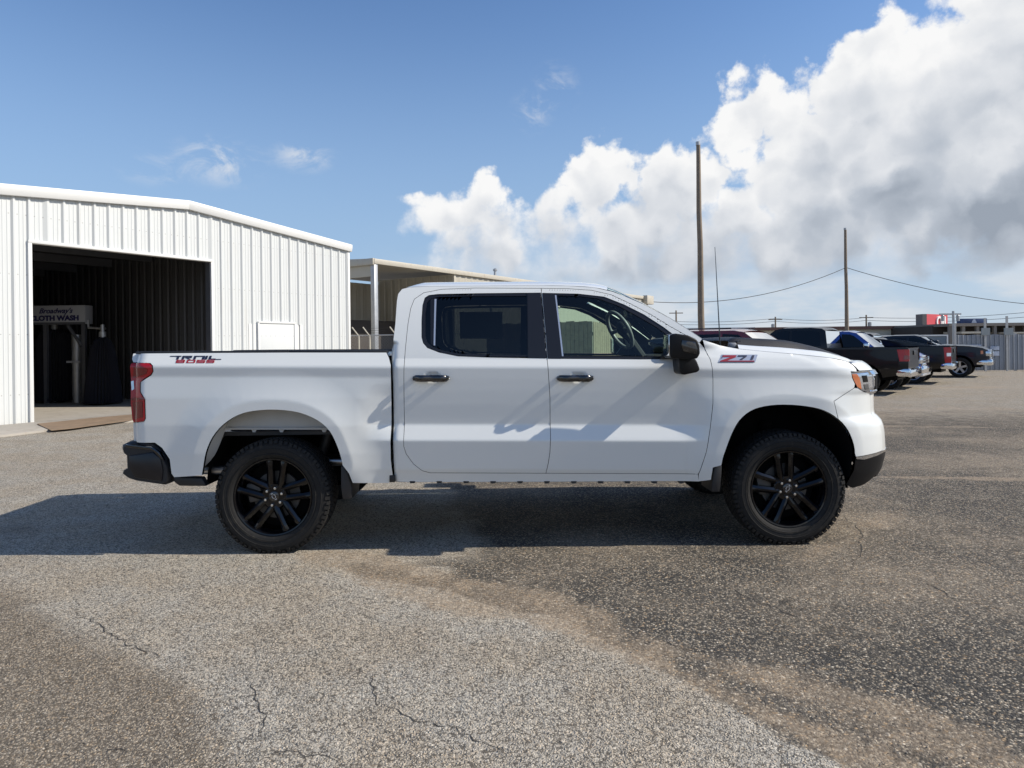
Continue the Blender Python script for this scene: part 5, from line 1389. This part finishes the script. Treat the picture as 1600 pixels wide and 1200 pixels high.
ava = vehicle('black_sport_pickup', 'black pickup with low roof sloping down to a tall narrow tail light', 'pickup truck', V['blackp'], sp3, origin(corner(1485, 22.9), (-3.0, .98), RO), RO)
for sd in (-1, 1): MB().prism([(-.98, 1.285), (-.92, 1.50), (-.80, 1.575), (-1.15, 1.53), (-2.2, 1.34), (-2.7, 1.285)], sd*.90, sd*.94).build('sail_panel', V['blackp'], ava, .01)
MB().box((-2.99, -.88, 1.275), (-1.0, .88, 1.31)).build('bed_cover', V['blackp'], ava, .01)
sp4 = pickup_spec(V['navyp'], None, True, belt=1.26, roof=1.70)
vehicle('dark_blue_pickup', 'dark navy pickup with bright chrome wheel and chrome front, last before the grey fence', 'pickup truck', V['navyp'], sp4, origin(gnd(1500, 589.5), (1.87, -.88), HB), HB)
sp5 = pickup_spec(V['blackp'], 'tall', False, belt=1.28, roof=1.80)
vehicle('cab_only_black_pickup', 'black pickup of which only the cab shows, just right of the blue pickup', 'pickup truck', V['blackp'], sp5, origin(Vector((15.75, 25.5, 0)), (-3.0, .98), RO), RO)
# maroon SUV
def suv_spec(paint):
    bz, roof = 1.12, 1.76; L0, L1 = -2.35, 2.45
    top = [(L0, bz-.05), (L0+.05, bz), (1.1, bz), (1.3, bz), (2.1, bz-.08), (L1-.08, bz-.22)]
    gh = [(L0+.08, bz), (L0+.40, roof-.12), (L0+.6, roof-.03), (-1.0, roof), (.2, roof-.01), (.42, roof-.05), (1.25, bz)]
    w = [[(L0+.32, bz+.05), (L0+.55, roof-.14), (-1.15, roof-.09), (-1.15, bz+.05)], [(-1.07, bz+.05), (-1.07, roof-.09), (-.12, roof-.08), (-.12, bz+.05)], [(-.04, bz+.05), (-.04, roof-.08), (.30, roof-.10), (1.0, bz+.05)]]
    d = dict(W=1.90, belt=bz, x0=L0, x1=L1, axles=(-1.42, 1.42), r=.36, zb=.40, top=top, gh=gh, greenhouse=[], win=w, mirror=(.88, bz+.03), cabx=(L0+.3, 1.2), door_lines=[(-1.1, .5, bz), (-.08, .5, bz), (1.12, .5, bz)], handles=[(-.9, .98), (.12, .98)])
    d['strips'] = [('hood', [(1.1, bz), (1.3, bz), (2.1, bz-.08), (L1-.08, bz-.22)], paint, .05), ('windscreen', [(.40, roof-.045), (1.25, bz)], V['wglass'], .02), ('roof', [(L0+.40, roof-.12), (L0+.6, roof-.03), (-1.0, roof), (.2, roof-.01), (.42, roof-.05)], paint, .04),
                   ('rear_window', [(L0+.08, bz), (L0+.40, roof-.12)], V['dglass'], 0), ('tailgate', [(L0, .6), (L0, bz-.05), (L0+.08, bz)], paint, 0), ('front_panel', [(L1-.08, bz-.22), (L1, .9), (L1, .5)], paint, 0)]
    d['lamps'] = [('tail_light', [(L0-.01, .80), (L0+.25, .82), (L0+.22, bz-.03), (L0-.01, bz-.04)], M['red'], .012), ('headlight', [(L1-.35, .72), (L1-.02, .70), (L1-.06, .86), (L1-.32, .86)], M['lamp'], .01)]
    d['boxes'] = [('front_bumper', (L1-.1, -.82, .40), (L1+.06, .82, .62), paint, .06), ('rear_bumper', (L0-.08, -.85, .42), (L0+.1, .85, .66), paint, .06), ('grille', (L1-.05, -.45, .66), (L1+.03, .45, .86), M['plastic'], .02)]
    d['pairs'] = [('roof_rail', (-1.6, .60, roof+.03), (.1, .64, roof+.055), M['plastic'], .008)]
    return d
qs = at(1148, 514.5, 14.9)
vehicle('maroon_suv', 'dark maroon SUV whose roof and windows show above the white truck hood', 'car', V['redp'], suv_spec(V['redp']), origin(qs, (.15, -.55), HB), HB)

# ================================================================== far side of the lot
def zat(py, px, Y): return CAMZ + ray(px, py).z*Y
def xat(px, Y): return ray(px, 530).x*Y
# grey sheet fence with gate leaves
GY = 32.5
gf_ = empty('grey_sheet_fence', (xat(1489, GY), GY, 0)); tag(gf_, 'grey ribbed sheet fence with gate leaves and two paper signs at the lot end', 'fence')
X = lambda px: xat(px, GY) - xat(1489, GY)
Zt = zat(523, 1540, GY)
px = 1489.5
while px < 1680:
    nx_ = px + 7.2
    if not (1584 < px < 1590): 
        ribbed('fence_panel', X(px), X(min(nx_, 1700)), lambda u: .04, lambda u: Zt + .01*math.sin(u*7), S['gfence'], gf_, w=X(nx_)-X(px), rib=.03)
    px = nx_
for p_, top in ((1491, 505), (1538, 497), (1572, 494), (1588, 520)):
    MB().box((X(p_)-.05, -.08 if p_ != 1588 else .05, 0), (X(p_)+.05, -.04 if p_ != 1588 else .12, zat(top, p_, GY))).build('post', S['galv'], gf_)
MB().box((X(1586), .03, .05), (X(1591), .06, Zt-.02)).build('gate_gap', S['darkb'], gf_)
for a, b in ((1531, 1544), (1566.5, 1580)): MB().box((X(a), -.14, zat(523.5, a, GY)), (X(b), -.09, zat(512.5, a, GY))).build('sign_board', S['box'], gf_)
for a, b, t_, q in ((1515, 1532, 538.5, 550.5), (1546, 1560, 541, 547), (1546, 1560, 549, 556)): MB().box((X(a), -.055, zat(q, a, GY)), (X(b), -.045, zat(t_, a, GY))).build('paper_sign', S['lblue'], gf_)
# grey board with white edge
BY = 34.0
bd = empty('grey_trailer', (xat(1380, BY), BY, 0)); tag(bd, 'long grey box trailer with white edging beyond the parked pickups', 'trailer')
X2 = lambda px: xat(px, BY) - xat(1380, BY)
MB().box((0, 0, .35), (X2(1479), 2.2, zat(525, 1450, BY))).build('body', S['box'], bd)
zz = zat(525, 1450, BY)
MB().box((-.03, -.03, zz), (X2(1481), 2.2, zz+.06)).build('edge_trim', S['wlet'], bd); MB().box((X2(1479), -.03, .35), (X2(1481), .03, zz)).build('edge_trim', S['wlet'], bd)
for x in (.8, 1.7): MB().lathe([(0, -.1), (.33, -.1), (.35, 0), (.33, .1), (0, .1)], 20, 'y', (x, .2, .34)).build('wheel', M['rubber'], bd)
# shop with red fascia and the long beige wing
RY = 66.0
shop = empty('red_front_shop', (xat(1440, RY), RY, 0)); tag(shop, 'low beige shop with brown roof edge and a red fascia with white letters', 'shop')
X3 = lambda px: xat(px, RY) - xat(1440, RY)
zr_ = lambda py: zat(py, 1440, RY)
MB().box((X3(1180), 0, 0), (X3(1437), 10, zr_(513.5))).build('wing_wall', S['beige'], shop)
MB().box((X3(1178), -.3, zr_(513.5)), (X3(1437), 10.2, zr_(508.6))).build('roof_edge', S['brownr'], shop)
MB().box((X3(1437), -.5, 0), (X3(1443.5), .6, zr_(491))).build('end_pier', S['taupe'], shop)
MB().add([(X3(1443.6), -.5, zr_(521)), (X3(1443.6)+3.7, 2.2, zr_(521)), (X3(1443.6)+3.7, 2.2, zr_(491)), (X3(1443.6), -.5, zr_(491)), (X3(1443.6), .2, zr_(521)), (X3(1443.6)+3.5, 2.9, zr_(521)), (X3(1443.6)+3.5, 2.9, zr_(491)), (X3(1443.6), .2, zr_(491))], [(0, 1, 2, 3), (4, 7, 6, 5), (0, 4, 5, 1), (1, 5, 6, 2), (2, 6, 7, 3), (3, 7, 4, 0)]).build('red_fascia', S['redf'], shop)
MB().add([(X3(1444.5), -.2, 0), (X3(1444.5)+3.6, 2.4, 0), (X3(1444.5)+3.6, 2.4, zr_(517)), (X3(1444.5), -.2, zr_(517)), (X3(1444.5), .8, 0), (X3(1444.5)+3.4, 3.1, 0), (X3(1444.5)+3.4, 3.1, zr_(517)), (X3(1444.5), .8, zr_(517))], [(0, 1, 2, 3), (4, 7, 6, 5), (0, 4, 5, 1), (1, 5, 6, 2), (2, 6, 7, 3), (3, 7, 4, 0)]).build('cream_wall', S['cream'], shop)
fa = math.atan2(2.7, 3.7)
t_ = text_mesh('fascia_letters', 'OIL', 1.6, S['wlet'], shop, (0, 0, 0), 0, .06, .03)
t_.matrix_local = Matrix.Translation((X3(1443.6)+2.55, -.58+1.86, zr_(512))) @ Matrix.Rotation(fa, 4, 'Z') @ Matrix.Rotation(R(90), 4, 'X') 
# dark flat-roofed station with canopy
DY = 58.0
dk = empty('dark_flat_building', (xat(1474, DY), DY, 0)); tag(dk, 'dark flat-roofed building with lean-to roof above the grey fence', 'building')
X4 = lambda px: xat(px, DY) - xat(1474, DY); z4 = lambda py: zat(py, 1540, DY)
MB().box((X4(1474), 1.5, 0), (X4(1760), 9, z4(508))).build('wall', S['darkb'], dk)
MB().box((X4(1476), -.6, z4(509.5)), (X4(1760), 9.5, z4(505))).build('roof', S['taupe'], dk)
MB().box((X4(1488), -1.2, z4(521)), (X4(1527), 1.2, z4(518))).build('awning', S['tantrim'], dk)
MB().box((X4(1556), -1.0, z4(522)), (X4(1592), 1.2, z4(519.5))).build('awning', S['tantrim'], dk)
for p_ in (1480, 1500, 1522, 1549, 1577, 1597): MB().box((X4(p_)-.12, -.5, 0), (X4(p_)+.12, -.25, z4(509))).build('column', S['taupe'], dk)
sg = empty('blue_roof_sign', (xat(1531, DY), DY+1.0, z4(505.3))); tag(sg, 'dark blue sign box standing on the flat dark roof', 'sign')
MB().box((-1.12, -.3, 0), (1.12, .3, .45)).build('panel', S['blue'], sg, .02)
MB().prism([(-.22, .08), (.22, .08), (.08, .38), (-.08, .38)], -.32, -.30).build('sign_mark', S['lblue'], sg)
# white low roofs far behind the hood
far = tag(MB().box((xat(1060, 75), 75, 0), (xat(1176, 75), 84, zat(516, 1120, 75))).box((xat(1058, 75), 74.6, zat(516, 1120, 75)), (xat(1178, 75), 84.5, zat(512, 1120, 75))).build('white_roofed_shed', S['wtrim'], None), 'low white-roofed shed far behind the maroon SUV', 'shed')

# ------------------------------------------------------------------ poles and wires
def pole(px0, py0, px1, Y, r0, r1, label, top=None):
    b = at(px0, 536, Y); b.z = 0; t = at(px1, py0, Y)
    o = empty('utility_pole', b); tag(o, label, 'utility pole')
    m = MB(); k = 7; m.tube([(Vector((0, 0, -.2)) + (t-b)*(i/k) + Vector((.015*math.sin(i*2.1), 0, 0))) for i in range(k+1)], [r0 + (r1-r0)*i/k for i in range(k+1)], 14)
    m.build('shaft', S['pole'], o, smooth=50)
    MB().tube([(t-b) + Vector((0, 0, -.25)), (t-b) + Vector((0, 0, -.10))], r1*1.12, 12).build('pole_band', S['galv'], o)
    return o, b, t
pole(1097, 218, 1090.5, 29.0, .155, .085, 'tall bare wooden pole rising behind the white truck windscreen')
_, b2, t2 = pole(1324, 354, 1320.5, 50.0, .16, .09, 'bare wooden pole carrying a sagging wire, above the blue pickup')
def cable(name, pts, r, label):
    o = MB().tube(pts, r, 5, False).build(name, S['wire'], None); tag(o, label, 'wire'); return o
def sag(a, b, d, n=16): return [a + (b-a)*(i/n) - Vector((0, 0, 4*d*(i/n)*(1-i/n))) for i in range(n+1)]
att = at(1322, 418, 50.0)
cable('overhead_wire', sag(at(1010, 471, 45.0), att, .9), .022, 'thin wire sagging from the tan shed to the bare pole')
cable('overhead_wire', sag(att, at(1680, 480, 46.0), .55), .022, 'thin wire running from the bare pole out to the picture edge')
for py0, py1, lab in ((499, 483, 'upper distant power line low over the parked vehicles'), (503.5, 491, 'lower distant power line low over the parked vehicles')):
    cable('power_line', sag(at(1000, py0, 110), at(1212, py0-1.5, 110), .5) + sag(at(1212, py0-1.5, 110), at(1354, py0-3, 110), .4)[1:] + sag(at(1354, py0-3, 110), at(1680, py1-3, 90), .6)[1:], .03, lab)
for px, top, Y, lab in ((1057, 485, 110, 'small far-off power pole left of the tall bare pole'), (1212, 495, 110, 'small far-off power pole above the black pickup roof'), (1354, 492, 110, 'small far-off power pole with hanging gear above the beige wing')):
    b = at(px, 536, Y); b.z = 0; H = zat(top, px, Y); o = empty('power_pole', b); tag(o, lab, 'utility pole')
    MB().tube([(0, 0, 0), (0, 0, H)], [.18, .12], 8).build('shaft', S['pole'], o)
    MB().box((-1.1, -.06, H-.5), (1.1, .06, H-.36)).build('cross_arm', S['pole'], o)
    if px > 1100: MB().lathe([(0, H-2.0), (.28, H-2.0), (.28, H-1.2), (0, H-1.1)], 10, 'z', (.55 if px > 1300 else -.4, 0, 0)).build('transformer', S['galv'], o)
EY = 45.0
b = at(1490, 536, EY); b.z = 0; H = zat(486, 1490, EY); o = empty('equipment_pole', b); tag(o, 'grey steel pole with electrical gear on top by the red fascia', 'utility pole')
MB().tube([(0, 0, 0), (0, 0, H)], .075, 8).build('shaft', S['galv'], o)
MB().box((-.9, -.05, H-.25), (.5, .05, H-.15)).build('cross_arm', S['galv'], o)
for x in (-.7, .3): MB().lathe([(0, H-.65), (.10, H-.65), (.10, H-.3), (0, H-.2)], 8, 'z', (x, 0, 0)).build('transformer', S['galv'], o)
